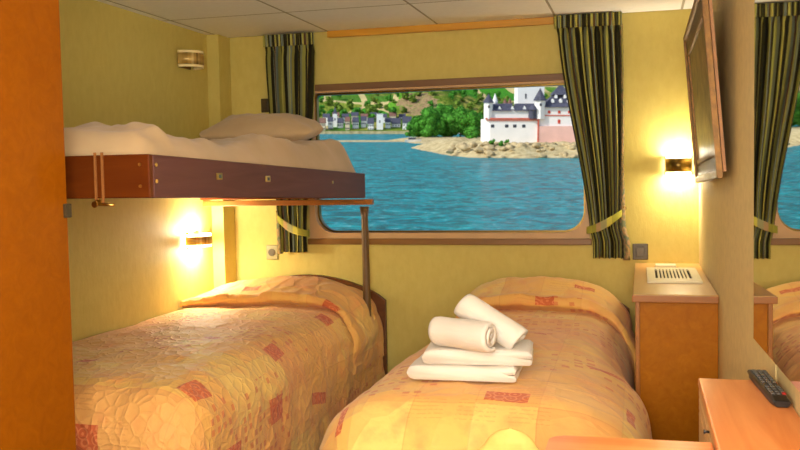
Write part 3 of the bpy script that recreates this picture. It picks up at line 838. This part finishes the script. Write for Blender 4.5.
# ------------------------------------------------------------ towels
def folded_towel(name, w_, d_, h_, loc, rz, label, seed, tilt=0):
    """a towel folded over itself: two rounded layers joined by a fold on the left"""
    r = 0
    def fn(a, b):
        # cross-section in x,z: a closed loop of a folded sheet
        y = -d_/2+d_*b
        th = h_/2*.95
        # path: outer outline of two layers with a slit on the right side
        L = [(-w_/2+h_*.45, 0), (w_/2-h_*.2, 0), (w_/2-.002, h_*.08), (w_/2, h_*.25), (w_/2-.004, h_*.42), (w_/2-.03, h_*.485), (w_/2-.03, h_*.515), (w_/2-.004, h_*.58),
             (w_/2-.001, h_*.76), (w_/2-.01, h_*.95), (w_/2-h_*.35, h_), (0, h_*1.01), (-w_/2+h_*.45, h_), (-w_/2+h_*.14, h_*.87), (-w_/2, h_*.5), (-w_/2+h_*.14, h_*.13), (-w_/2+h_*.45, 0)]
        q = a*(len(L)-1); i = min(int(q), len(L)-2); f_ = q-i
        x = L[i][0]*(1-f_)+L[i+1][0]*f_; z = L[i][1]*(1-f_)+L[i+1][1]*f_
        e_ = ss(0, .06, b)*ss(0, .06, 1-b); k = .82+.18*e_**.5
        z = h_/2+(z-h_/2)*k
        z += .006*nz(x*9+seed, y*9, seed)*(z/h_); y += .004*nz(x*12, z*40, seed)*(1 if b in (0, 1) else 0)
        return Vector((x+.003*nz(y*14, z*30, seed), y, z))
    o = grid_mesh(name, 96, 30, fn, M_TOWEL)
    bm = bmesh.new(); bm.from_mesh(o.data); bmesh.ops.remove_doubles(bm, verts=bm.verts, dist=.0004)
    bmesh.ops.holes_fill(bm, edges=[e for e in bm.edges if e.is_boundary], sides=0); bm.to_mesh(o.data); bm.free()
    o.location = loc; o.rotation_euler = (0, tilt, rz)
    tag(o, label, 'towel', 'white towels on the bed'); return o
def rolled_towel(name, L_, R_, p, d, label, turns=3.2, seed=0, roll=0, sq=.88):
    p = Vector(p); d = Vector(d).normalized(); up = Vector((0, 0, 1)); sd = d.cross(up).normalized(); up = sd.cross(d)
    th = R_/(turns+.3)
    def fn(a, b):
        # sheet with thickness: a<.5 outer surface out->in, a>.5 back
        if a < .5: k = a/.5; off = 0
        else: k = 1-(a-.5)/.5; off = -th*.80
        rr = R_*(1-k*.93); ang = k*turns*2*PI+roll
        rad = max(.002, rr+off*(1 if rr+off > .002 else 0))
        y = -L_/2+L_*b
        e_ = .010*(1-k)*(1 if b > .5 else -1)*ss(.80, 1, abs(b-.5)*2)*0
        edge = 1-.07*ss(.84, 1, abs(b-.5)*2)
        rad *= edge*(1+.04*nz(y*14+seed, ang*.5, k*2))
        y += .010*math.sin(ang*.9+seed)*ss(.7, 1, abs(b-.5)*2)
        return p+d*y+sd*(rad*math.cos(ang))+up*(rad*math.sin(ang)*sq)
    o = grid_mesh(name, 420, 26, fn, M_TOWEL)
    bm = bmesh.new(); bm.from_mesh(o.data)
    # close the sheet's edge faces at both ends
    n = 421
    bm.verts.ensure_lookup_table()
    for row in (0, 26):
        for i in range(210):
            a_, b_, c_, d_ = row*n+i, row*n+i+1, row*n+(420-i-1), row*n+(420-i)
            try:
                f = bm.faces.new([bm.verts[q] for q in ((a_, b_, c_, d_) if row else (d_, c_, b_, a_))]); f.smooth = True
            except ValueError: pass
    bmesh.ops.remove_doubles(bm, verts=bm.verts, dist=.0002); bmesh.ops.recalc_face_normals(bm, faces=bm.faces); bm.to_mesh(o.data); bm.free()
    tag(o, label, 'towel', 'white towels on the bed'); return o
TZ = .586
folded_towel('folded_towel', .355, .22, .048, (-.563, 2.90, TZ), .03, 'white folded towel lying directly on the bedspread', 1)
folded_towel('folded_towel', .355, .22, .050, (-.522, 2.92, TZ+.0485), .10, 'white folded towel, second in the stack under the rolls', 5)
rolled_towel('rolled_towel', .225, .060, (-.555, 2.815, TZ+.154), (.9, -.46, .0), 'rolled white towel with its spiral end towards the camera', 3.0, 2, -1.9)
rolled_towel('rolled_towel', .24, .058, (-.482, 2.925, TZ+.178), (.80, -.30, -.42), 'rolled white towel leaning on top of the pile', 2.4, 7, -1.7)

# ------------------------------------------------------------ outside: the ship heels a little, so the river frame is tilted against the cabin
TL = math.radians(6.42)
OF = CF*math.cos(TL)+CU*math.sin(TL); OU = -CF*math.sin(TL)+CU*math.cos(TL); OR = CR
HW = 8.0
OM = Matrix((OR, OF, OU)).transposed().to_4x4(); OM.translation = EYE-OU*HW
def out(o, u=0, v=0, w_=0, rz=0, s=1):
    o.matrix_world = OM @ Matrix.Translation((u, v, w_)) @ Matrix.Rotation(rz, 4, 'Z') @ Matrix.Scale(s, 4); return o
def PX(x, v): return (x-400)/897*v          # metres to the side at distance v
def PY(y, v): return HW+(124-y)/897*v       # height above the water

def water_mat():
    t = NT('river_water', .25, .07); o = t.coord()
    v1 = t.vmap(o, (1, 2.6, 1)); 
    a = t.noise(v1, .35, 4, .6, .6); b = t.noise(t.vmap(o, (1, 3.2, 1)), .07, 3, .55)
    c_ = t.noise(t.vmap(o, (1, 1.0, 1)), .33, 6, .68, 1.4)
    base = t.ramp(b, [(.3, srgb(0, 146, 164)), (.7, srgb(20, 184, 190))])
    t.col(t.mix(t.ramp(c_, [(.38, (0, 0, 0, 1)), (.62, (1, 1, 1, 1))]), t.mix(t.ramp(t.noise(o, 1.1, 3, .6), [(.56, (0, 0, 0, 1)), (.66, (1, 1, 1, 1))]), base, srgb(120, 206, 216)), t.mix(a, srgb(0, 92, 122), srgb(20, 112, 96))))  # pale ripple highlights are painted into the water colour
    n0 = t.bump(t.noise(t.vmap(o, (1, 2.0, 1)), .10, 3, .5, .5), 1.0, 2.5)
    n1 = t.bump(t.noise(t.vmap(o, (1, 2.4, 1)), .5, 5, .65, .5), 1.0, 1.0, n0)
    return t.m
M_WATER = water_mat()
o = grid_mesh('river', 4, 4, lambda a, b: Vector((-700+1400*a, 8+724.9*b, 0)), M_WATER); out(o); tag(o, 'blue-green rippled river seen through the window', 'river', kind='stuff')

def hill_h(u, v):
    q = max(0, v-735); base = 2+.13*min(q, 60)
    h = base+.19*max(0, q-40)*(1+.25*nz(u*.004, v*.003, 2))+10*nz(u*.012, v*.01, 5)*min(1, q/150)+4*nz(u*.04, v*.03, 1)*min(1, q/100)
    ridge = 16*math.exp(-((u-28)/38)**2-((v-850)/60)**2)
    return min(h+ridge, 260+20*nz(u*.003, 0, 0))
def hill_mat():
    t = NT('vineyard_hillside', .95, .05); o = t.coord(); x, y, z = t.sep(o)
    p = t.comb(t.math('MULTIPLY', x, .9), t.math('MULTIPLY', z, 2.6), 0.0)
    fld = t.vor(p, .022, out='Color', rnd=.9); fx = t.sep(fld)[0]
    fieldc = t.ramp(fx, [(0, srgb(70, 140, 40)), (.3, srgb(104, 164, 48)), (.55, srgb(136, 150, 56)), (.8, srgb(84, 130, 44))], 'CONSTANT')
    rows = t.math('SINE', t.math('ADD', t.math('MULTIPLY', x, 1.5), t.math('MULTIPLY', z, .8)))
    fieldc = t.mix(t.math('MULTIPLY', t.math('GREATER_THAN', rows, .3), .25), fieldc, srgb(60, 100, 30))
    edge = t.vor(p, .022, 'DISTANCE_TO_EDGE', rnd=.9)
    path = t.math('LESS_THAN', edge, .045)
    scrub = t.ramp(t.noise(o, .06, 6, .7), [(.3, srgb(50, 92, 26)), (.5, srgb(98, 122, 40)), (.62, srgb(170, 160, 80)), (.75, srgb(188, 160, 110))])
    c = t.mix(path, fieldc, srgb(206, 186, 130))
    mk = t.ramp(t.noise(o, .010, 3, .5), [(.46, (0, 0, 0, 1)), (.54, (1, 1, 1, 1))])
    c = t.mix(mk, c, scrub)
    du = t.math('MULTIPLY', t.math('SUBTRACT', x, 16.0), .045); dz = t.math('MULTIPLY', t.math('SUBTRACT', z, 26.0), .075)
    rr_ = t.math('ADD', t.math('ADD', t.math('MULTIPLY', du, du), t.math('MULTIPLY', dz, dz)), t.math('MULTIPLY', t.noise(o, .12, 4, .7), 1.4))
    rock_ = t.ramp(t.noise(o, .35, 5, .75), [(.35, srgb(104, 84, 60)), (.5, srgb(176, 146, 108)), (.62, srgb(96, 116, 48))])
    c = t.mix(t.math('LESS_THAN', rr_, 1.35), c, rock_)
    t.col(c); t.bump(t.noise(o, .3, 4, .6), .8, 3)
    return t.m
o = grid_mesh('hillside', 150, 90, lambda a, b: (lambda u, v: Vector((u, v, hill_h(u, v))))(-900+1800*a, 735+900*b*b+60*b), hill_mat()); out(o); o['kind'] = 'structure'

M_LEAF = simple('bright_green_leaves', srgb(72, 134, 42), .8, .15, 0, .35, 1.3, .4)
M_LEAF2 = simple('olive_green_leaves', srgb(104, 128, 44), .8, .15, 0, .3, .5, .4)
M_TRUNK = simple('grey_bark', srgb(96, 78, 56), .9, .1)
def crown_mb(R, H, n, seed, leaf=.9, cnt=900, z0=1.5):
    rnd = random.Random(seed); m = MB(); bl = []
    for k in range(n):
        a = rnd.random()*2*PI; rr = R*.62*math.sqrt(rnd.random()); z = z0+(H-z0)*(.15+.7*rnd.random()); zz = (z-z0)/(H-z0)
        rr *= math.sin(PI*min(.95, .22+zz*.7)); br = R*(.24+.2*rnd.random()); bl.append((Vector((rr*math.cos(a), rr*math.sin(a), z)), br))
    t = bmesh.new()
    for c, br in bl:
        r_ = bmesh.ops.create_icosphere(t, subdivisions=2, radius=br*.86, matrix=Matrix.Translation(c))
        for v in r_['verts']:
            d = v.co-c; v.co = c+d*(1+.35*nz(v.co.x*.9, v.co.y*.9, v.co.z*.9))
    for f in t.faces: f.smooth = True
    for k in range(cnt):
        c, br = rnd.choice(bl)
        d = Vector((rnd.gauss(0, 1), rnd.gauss(0, 1), rnd.gauss(.3, 1))).normalized(); p = c+d*br*(.82+.3*rnd.random())
        q = Vector((rnd.gauss(0, 1), rnd.gauss(0, 1), rnd.gauss(0, 1))).normalized(); q2 = q.orthogonal().normalized(); s = leaf*(.5+.7*rnd.random())
        vs4 = [t.verts.new(p+q*s*.5), t.verts.new(p+q2*s*.4), t.verts.new(p-q*s*.5), t.verts.new(p-q2*s*.4)]
        t.faces.new(vs4)
    for v in t.verts:
        pass
    vm = {}
    for v in t.verts: vm[v] = m.bm.verts.new(v.co)
    for f in t.faces:
        g_ = m.bm.faces.new([vm[v] for v in f.verts]); g_.smooth = f.smooth
    t.free(); return m
def tree(u, v, w0, R, H, seed, label, group, leafmat=M_LEAF, leaf=.9, cnt=1400, n=16):
    r = empty('tree'); tag(r, label, 'tree', group); out(r, u, v, w0)
    crown_mb(R, H, n, seed, leaf, cnt, .3).build('foliage', leafmat, r)
    m = MB(); m.tube([(0, 0, -.5), (.2, 0, H*.3), (0, .1, H*.6)], [H*.03, H*.022, H*.01], 8); m.build('trunk', M_TRUNK, r)
    return r

# low sandbank with the tree clump
def sand_mat():
    t = NT('pale_sand_and_shingle', .9, .1); o = t.coord()
    t.col(t.ramp(t.noise(o, .5, 5, .7), [(.3, srgb(150, 126, 84)), (.5, srgb(206, 184, 136)), (.7, srgb(226, 208, 164))])); t.bump(t.noise(o, 1.2, 4, .6), .8, .6); return t.m
M_SAND = sand_mat()
def isle(name, outline_fn, u0, u1, v0, v1, top, mat, label, nu=90, nv=40, rough_=.5):
    def fn(a, b):
        u = u0+(u1-u0)*a; v = v0+(v1-v0)*b
        k = outline_fn(u, v)
        return Vector((u, v, -1.2+(top(u, v)+1.2)*k+rough_*k*(nz(u*.25, v*.25, 3)+.6*nz(u*.8, v*.8, 7))))
    o = grid_mesh(name, nu, nv, fn, mat); out(o); o['kind'] = 'structure'; o['label'] = label; return o
isle('sandbank', lambda u, v: ss(-12, 14, u+(v-400)*.12)*ss(362-.45*u, 384-.45*u, v+6*nz(u*.05, 0, 0))*ss(475, 440, v), -40, 130, 300, 490, lambda u, v: .9+.9*ss(400, 420, v), M_SAND, 'sandbank', 120, 60, .35)
isle('sandbank', lambda u, v: ss(-52, -30, u)*ss(64, 10, u)*ss(400, 410, v)*ss(440, 425, v)*.8, -60, 70, 395, 445, lambda u, v: .75, M_SAND, 'sandbank', 60, 20, .25)
TG = 'green trees on the sandbank'
tl = [(418, 430, 116, 10, 'leftmost and low of the sandbank trees'), (430, 425, 108, 13, 'second tree from the left on the sandbank, beside the water'), (444, 440, 104, 14, 'tall round tree in the middle of the sandbank clump'),
      (460, 435, 106, 14, 'tall bushy tree right of the middle of the sandbank clump'), (474, 430, 110, 12, 'full green tree between the clump and the castle turret'), (486, 445, 112, 9, 'tree partly hidden behind the castle, right end of clump')]
for k, (x, v, y, R, lab) in enumerate(tl):
    w0 = 1.3; tree(PX(x, v), v, w0, R*.52, PY(y, v)-w0, 20+k, lab, TG, leaf=.8, cnt=4200, n=34)
for k, (x, v, y, R, lab) in enumerate([(472, 380, 131, 5.5, 'low bright bush at the water side of the sandbank, near the castle'), (410, 410, 126, 5, 'small bush at the left foot of the sandbank trees')]):
    r = empty('bush'); tag(r, lab, 'bush', 'riverside bushes'); out(r, PX(x, v), v, 1.8)
    crown_mb(R*.55, max(2.5, PY(y, v)-1.8), 9, 50+k, .7, 500, .2).build('foliage', M_LEAF, r)
# trees scattered on the hillside
proto = []
for k in range(4):
    r = empty('hillside_tree'); tag(r, 'x', 'tree', 'trees scattered over the hillside')
    crown_mb(4.0, 7.5, 8, 80+k, 1.2, 260, .6).build('foliage', (M_LEAF, M_LEAF2, M_LEAF, M_LEAF2)[k], r); proto.append(r)
rnd = random.Random(3); PL = []
LBL = 'small tree or bush standing among the vineyards and scrub on the hillside'
for k in range(400):
    x = rnd.uniform(300, 600); v = rnd.choice([rnd.uniform(775, 860), rnd.uniform(800, 1150)]); u = PX(x, v)
    if x < 395 and v > 850 and rnd.random() < .6: v = rnd.uniform(775, 840); u = PX(x, v)
    
    sc_k = rnd.uniform(.7, 1.4)
    if any((u-a_)**2+(v-b_)**2 < (4.2*(sc_k+s_))**2 for a_, b_, s_ in PL): continue
    PL.append((u, v, sc_k)); k = len(PL)-1
    h = hill_h(u, v); r = proto[k] if k < 4 else copy_tree(proto[k % 4])
    reg = 'above the village' if x < 400 else 'behind the sandbank trees' if x < 480 else 'behind the castle'
    tone = ('bright green', 'olive green')[k % 2]
    r['label'] = '%s bush on the vineyard hillside %s' % (tone, reg); r['group'] = '%s hillside bushes %s' % (tone, reg); out(r, u, v, h-.6, rnd.random()*6, sc_k)

# ---- village along the far bank
M_PLAST = simple('white_plaster', srgb(244, 240, 236), .85, .1, 0, .02, .4)
M_CREAMW = simple('cream_plaster', srgb(226, 206, 176), .85, .1, 0, .02, .4)
M_SLATE = simple('blue_grey_slate', srgb(78, 78, 94), .7, .25, 0, .12, .8)
M_TILE = simple('brown_roof_tile', srgb(132, 96, 84), .8, .15, 0, .12, .8)
M_DARKW = simple('dark_window_glass', srgb(58, 60, 72), .3, .5)
M_REDSH = simple('red_shutter', srgb(204, 66, 40), .7, .2)
M_REDBAND = simple('red_brick_band', srgb(208, 104, 84), .8, .1, 0, .08, 1)
M_PINK = simple('pinkish_plaster', srgb(236, 190, 178), .85, .1, 0, .05, .25)
VG = 'village houses along the far bank'
def house(u, v, w0, W, D, Hh, roof, wallm, roofm, label, hip=False, wins=3, rz=0, group=VG, floors=2):
    r = empty('house'); tag(r, label, 'house', group); out(r, u, v, w0, rz)
    m = MB(); m.box(-W/2, W/2, -D/2, D/2, -2, Hh); wl = m.build('walls', wallm, r)
    m = MB(); o_ = .4
    if hip: t = bmesh.new(); b = [t.verts.new(p) for p in ((-W/2-o_, -D/2-o_, Hh), (W/2+o_, -D/2-o_, Hh), (W/2+o_, D/2+o_, Hh), (-W/2-o_, D/2+o_, Hh))]; a1_ = t.verts.new((-W*.18, 0, Hh+roof)); a2_ = t.verts.new((W*.18, 0, Hh+roof)); t.faces.new(b[::-1]); t.faces.new((b[0], b[1], a2_, a1_)); t.faces.new((b[1], b[2], a2_)); t.faces.new((b[2], b[3], a1_, a2_)); t.faces.new((b[3], b[0], a1_)); m.merge(t)
    else: m.prism([(-W/2-o_, -D/2-o_, Hh), (-W/2-o_, D/2+o_, Hh), (-W/2-o_, 0, Hh+roof)], (W+2*o_, 0, 0))
    m.build('roof', roofm, r)
    for f in range(floors):
        for k in range(wins):
            x = -W/2+W*(k+.5)/wins; z = Hh*(f+.5)/floors
            m = MB(); m.box(x-.45, x+.45, -D/2-.06, -D/2, z-.6, z+.6); m.build('window', M_DARKW, r)
    return r
vh = [(323, 8, 5, 4, 1, 'white-walled village house, furthest left'), (331, 6, 6, 3.5, 0, 'pale village house left of the spire'), (341, 7, 5, 4, 0, 'white house with slate roof right of the spire'),
      (348, 6, 6, 3.5, 1, 'cream house with brown roof beside the slate-roofed house'), (356, 8, 5.5, 4, 0, 'wide white house with slate roof in the middle of the village'), (364, 7, 6.5, 3.5, 0, 'tall white house with slate roof left of the square tower'),
      (371, 8, 4.5, 4.5, 0, 'dark-roofed low house touching the square tower'), (388, 7, 5.5, 3.5, 0, 'white house just right of the square tower'), (396, 12, 4.5, 4.5, 0, 'long white house with blue slate roof'), (407, 12, 5, 5, 0, 'long slate-roofed house at the right end of village'),
      (314, 8, 5, 4, 0, 'village house mostly behind the left curtain')]
for k, (x, W, Hh, rf, mt_, lab) in enumerate(vh):
    v = 745+6*(k % 3); house(PX(x, v), v, 2.5, W*.6, 7, Hh*1.25, rf*1.1, M_CREAMW if mt_ else M_PLAST, M_TILE if mt_ else M_SLATE, lab, False, 3)
for k in range(9):
    x = 327+9.4*k; v = 775+5*(k % 3); house(PX(x, v), v, 8.5+1.2*(k % 2), 5.5, 6, 5.2, 3.2, (M_PLAST, M_CREAMW)[k % 2], (M_SLATE, M_TILE, M_SLATE)[k % 3], ['house in the back row of the village, %s' % q for q in ('above the white house at far left', 'behind the spire', 'behind the slate-roofed house', 'above the cream house', 'above the wide white house', 'left of the square tower', 'right behind the square tower', 'above the white house right of the tower', 'above the long slate roof')][k], False, 2, group='back row of village houses', floors=1)
# church spire and square tower
r = empty('church_tower'); tag(r, 'slender white church tower with pointed spire in the village', 'tower'); out(r, PX(335.5, 762), 762, 5)
m = MB(); m.box(-1.8, 1.8, -1.8, 1.8, -1, 11.5); m.build('walls', M_PLAST, r); m = MB(); m.tube([(0, 0, 11.5), (0, 0, 17.5)], [2.6, .05], 4, smooth=False); m.build('spire', M_SLATE, r)
m = MB(); m.box(-.5, .5, -1.86, -1.8, 6, 8); m.build('window', M_DARKW, r)
r = empty('square_tower'); tag(r, 'square white tower standing among the village houses', 'tower'); out(r, PX(380, 745), 745, 3)
m = MB(); m.box(-2.6, 2.6, -2.6, 2.6, -1, 12.5); 
m.build('walls', M_PLAST, r)
m = MB()
for k in range(4): m.box(-2.6+1.4*k, -1.6+1.4*k, -2.6, 2.6, 12.5, 13.5)
m.build('battlements', M_PLAST, r)
m = MB(); m.box(-.5, .5, -2.66, -2.6, 6, 8); m.build('window', M_DARKW, r)
m = MB(); m.box(-75, 25, 733, 736, -.5, 2.3); o = m.build('quay_wall', M_SAND); out(o); tag(o, 'low stone quay wall below the village', 'wall')
# white boat moored at the bank
r = empty('motorboat'); tag(r, 'small white motorboat moored left of the sandbank trees', 'boat'); out(r, PX(413, 392), 392, .1)
m = MB(); t = bmesh.new(); L = []
for k in range(9):
    x = -3.6+7.2*k/8; hw = 1.1*math.sqrt(max(.02, 1-(max(0, x)/3.65)**2)); L.append([t.verts.new(p) for p in ((x, -hw, 1.1+.06*k*.5), (x, -hw*.6, 0), (x, hw*.6, 0), (x, hw, 1.1+.03*k))])
for a, b in zip(L, L[1:]):
    for q in range(4): t.faces.new((a[q], a[(q+1) % 4], b[(q+1) % 4], b[q]))
t.faces.new(L[0]); t.faces.new(L[-1][::-1]); m.merge(t); m.build('hull', M_PLAST, r)
m = MB(); m.box(-2, 1.2, -.8, .8, 1.0, 2.1, .15); m.build('cabin', M_DARKW, r)
m = MB(); m.box(-2.2, 1.3, -.9, .9, 2.1, 2.22, .04); m.build('cabin_roof', M_PLAST, r)

# ---- castle island
VC = 240
isle('castle_island', lambda u, v: ss(8, 26, u+.12*(v-215))*ss(205, 226, v+4*nz(u*.12, 0, 0))*ss(330, 300, v), -20, 150, 198, 335, lambda u, v: 2.6+.5*ss(225, 240, v), M_SAND, 'rocky castle island', 150, 80, .9)
M_ROCK = simple('weathered_rock', srgb(186, 164, 124), .9, .1, 0, .16, .8, .6)
rp = []
for k in range(5):
    t = bmesh.new(); bmesh.ops.create_icosphere(t, subdivisions=2, radius=1)
    for v in t.verts: v.co *= 1+.35*nz(v.co.x*1.3+k*7, v.co.y*1.3, v.co.z*1.3); v.co.z *= .62
    me = bpy.data.meshes.new('rock'); t.to_mesh(me); t.free(); me.materials.append(M_ROCK); rp.append(me)
rnd = random.Random(11)
for k in range(110):
    u = rnd.uniform(12, 60); v = rnd.uniform(213, 232)-.22*max(0, 22-u)+ (6 if u < 20 else 0)
    o = bpy.data.objects.new('rock', rp[k % 5]); COL.objects.link(o); s = rnd.uniform(.45, 1.3)
    ed = ss(6, 22, u+.25*(v-215))*ss(205, 226, v+4*nz(u*.12, 0, 0))
    out(o, u, v, -1.2+3.9*ed+.1, rnd.random()*6, s)
    plc = 'at the left tip of the castle shore' if u < 25 else 'on the shore below the white castle wall' if u < 38 else 'on the shore below the pink castle wall'
    sz = 'large' if s > .9 else 'small'; tag(o, '%s pale boulder %s' % (sz, plc), 'rock', '%s boulders %s' % (sz, plc))
for k, (x, y) in enumerate([(500, 141), (507, 139), (492, 143)]):
    r = empty('bush'); tag(r, ('small shrub on the rocks, right of two near the white wall', 'shrub on the rocks below the white castle wall', 'leftmost small shrub on the castle shore')[k], 'bush', 'castle shore shrubs'); out(r, PX(x, 226), 226, 2.0)
    crown_mb(1.3, 2.2, 6, 70+k, .35, 200, .1).build('foliage', M_LEAF, r)

cs = empty('castle'); tag(cs, 'white river castle with slate roofs and tall square keep', 'castle'); out(cs, 0, VC, 0)
def cpart(m, name, mat, parent=cs): return m.build(name, mat, parent)
U = lambda x: PX(x, VC); Wz = lambda y: PY(y, VC)
uL, uM, uR = U(485), U(536.5), U(606)
# curtain wall (left, white), with chamfered left corner
pts = [(uL, 2, 2), (uL+1.2, 0, 2), (uM, 0, 2), (uM, 16, 2), (uL, 14, 2)]
m = MB(); m.prism(pts, (0, 0, Wz(119)-2)); cpart(m, 'curtain_wall', M_PLAST)
m = MB(); m.box(uL+.5, uM-.2, .35, 3.5, Wz(119), Wz(110.5)); cpart(m, 'gallery_wall', M_PLAST)
m = MB(); m.box(uL-.1, uM+.4, -.28, -.01, Wz(119.6), Wz(118)); cpart(m, 'red_band', M_REDBAND)
for k in range(26):
    u = uL+.5+(uM-uL-.6)*k/25; m = MB(); m.box(u-.14, u+.14, -.22, -.01, Wz(121), Wz(119.7)); cpart(m, 'corbel', M_REDBAND)
# gallery roofs
m = MB(); z0, z1 = Wz(111), Wz(103.5)
for a, b in ((489, 511), (513, 537)):
    m.prism([(U(a), -.1, z0), (U(a), 6.5, z0), (U(a)+.6, 3.2, z1)], (U(b)-U(a), 0, 0))
cpart(m, 'gallery_roof', M_SLATE)
for x in (492, 506, 514, 523): 
    m = MB(); u = U(x)
    m = MB(); m.box(u-.45, u+.45, -.04, -.001, Wz(127.5), Wz(124.5)); cpart(m, 'window', M_DARKW)
for x in (499, 512, 524):
    m = MB(); u = U(x); m.prism([(u-.5, .6, z0+.4), (u+.5, .6, z0+.4), (u, .6, z0+1.3)], (0, 2.2, 0)); cpart(m, 'dormer', M_PLAST)
def turret(x, y_top, y_eave, y_bot, wpx, v, name_mat, roofm, base_v):
    u = U(x); R = wpx/2*VC/897
    m = MB(); m.tube([(u, v, Wz(y_bot)), (u, v, Wz(y_eave))], R, 8, smooth=False); a = cpart(m, 'turret', name_mat)
    m = MB(); m.tube([(u, v, Wz(y_eave)), (u, v, Wz(y_top))], [R*1.25, .03], 8, smooth=False); b = m.build('turret_roof', roofm); b.parent = a
    m = MB(); m.box(u-.25, u+.25, v-R-.03, v-R*.8, Wz(y_eave)-1.4, Wz(y_eave)-.7); c = m.build('window', M_DARKW); c.parent = a
turret(488, 94, 103, 119, 9, .8, M_PLAST, M_SLATE, 0)
turret(496.5, 93, 102, 112, 5, 6, M_PLAST, M_PLAST, 0)
turret(507, 98, 103, 112, 4, 7, M_PLAST, M_TILE, 0)
turret(513, 97, 103, 112, 4, 9, M_PLAST, M_TILE, 0)
turret(539, 88.5, 101, 119, 11, .6, M_PLAST, M_SLATE, 0)
turret(532, 104, 110, 119, 9, .2, M_SLATE, M_SLATE, 0)
# keep
m = MB(); m.box(U(516.5)*1.04, U(543)*1.04, 10, 17, 2, Wz(76)); cpart(m, 'keep', M_PLAST)
m = MB(); m.box(U(524)*1.04, U(525.5)*1.04, 9.93, 10, Wz(98), Wz(93)); cpart(m, 'window', M_DARKW)
# right building: pink lower wall, white upper wall, steep slate roof
m = MB(); m.box(uM+.01, uR, -.4, 14, 2, Wz(126)); cpart(m, 'lower_wall', M_PINK)
m = MB(); m.box(uM-.05, uM+.35, -.5, -.41, 2, Wz(119)); cpart(m, 'quoin_strip', M_REDBAND)
m = MB(); m.box(uM+.6, uR, .2, 12, Wz(126), Wz(107)); cpart(m, 'upper_wall', M_PLAST)
m = MB(); m.box(uM+.6, uR, .05, .19, Wz(116), Wz(115)); cpart(m, 'red_band', M_REDBAND)
for k, x in enumerate((548, 558, 568, 578, 588)):
    m = MB(); m.box(U(x)-.34, U(x)+.34, .12, .2, Wz(113.5), Wz(110.8)); cpart(m, 'red_window', M_REDSH)
m = MB(); m.box(U(558)-.34, U(558)+.34, .12, .2, Wz(123.5), Wz(119.5)); cpart(m, 'red_window', M_REDSH)
def pyr(x0, x1, v0, v1, y0, y1, f=.12):
    t = bmesh.new(); b = [t.verts.new(p) for p in ((U(x0), v0, Wz(y0)), (U(x1), v0, Wz(y0)), (U(x1), v1, Wz(y0)), (U(x0), v1, Wz(y0)))]
    xm = (x0+x1)/2; w_ = (x1-x0)*f/2; a1_ = t.verts.new((U(xm-w_), (v0+v1)/2, Wz(y1))); a2_ = t.verts.new((U(xm+w_), (v0+v1)/2, Wz(y1)))
    t.faces.new(b[::-1]); t.faces.new((b[0], b[1], a2_, a1_)); t.faces.new((b[1], b[2], a2_)); t.faces.new((b[2], b[3], a1_, a2_)); t.faces.new((b[3], b[0], a1_)); return t
m = MB(); m.merge(pyr(540, 584, -.4, 10, 107.5, 92, .2)); m.merge(pyr(552, 572, 2.5, 7, 95, 84, .05)); rf = cpart(m, 'main_roof', M_SLATE)
for x, y in ((552, 102.5), (560, 102.5), (568, 102.5), (556, 98), (565, 98)):
    k = (107.5-y)/15.5; vy = -.4+5.2*k
    m = MB(); u = U(x); z = Wz(y); m.prism([(u-.35, vy-.5, z-.1), (u+.35, vy-.5, z-.1), (u+.35, vy-.5, z+.5), (u, vy-.5, z+.95), (u-.35, vy-.5, z+.5)], (0, 1.6, 0)); p = m.build('dormer', M_PLAST); p.parent = rf

# ------------------------------------------------------------ added fittings for the fill lights, all out of view
fl = empty('low_fill_stand', (-.25, .50, 0)); tag(fl, 'added unseen brass stand with a bare bulb holder for the low fill light', 'lamp')
m = MB(); m.cyl((0, 0, .001), .11, .018, 'Z', 32); m.build('base', M_BRASS2, fl)
m = MB(); m.cyl((0, 0, .0195), .009, .785, 'Z', 14); m.build('pole', M_BRASS2, fl)
m = MB(); m.tube([(0, 0, .805), (0, 0, .82)], [.014, .02], 16); m.build('bulb_holder', M_BRASS, fl)
pd = empty('pendant_fill_fitting', (-.45, 1.0, ZC)); tag(pd, 'added unseen pendant fitting for the fill light under the cabin ceiling', 'lamp')
m = MB(); m.cyl((0, 0, -.001), .045, -.02, 'Z', 24); m.build('ceiling_rose', M_BRASS2, pd)
m = MB(); m.cyl((0, 0, -.0215), .003, -.40, 'Z', 8); m.build('cord', M_BLACK, pd)
m = MB(); m.tube([(0, 0, -.422), (0, 0, -.445)], [.014, .02], 16); m.build('bulb_holder', M_BRASS, pd)
pn = empty('front_fill_frame', (.03, YF, 1.5)); tag(pn, 'added unseen frame round the wide fill light on the front wall', 'lamp')
m = MB()
for (xa, xb, za, zc) in ((-.295, .295, .40, .42), (-.295, .295, -.42, -.40), (-.295, -.275, -.40, .40), (.275, .295, -.40, .40)): m.box(xa, xb, .001, .03, za, zc)
m.build('frame', M_BRASS2, pn)
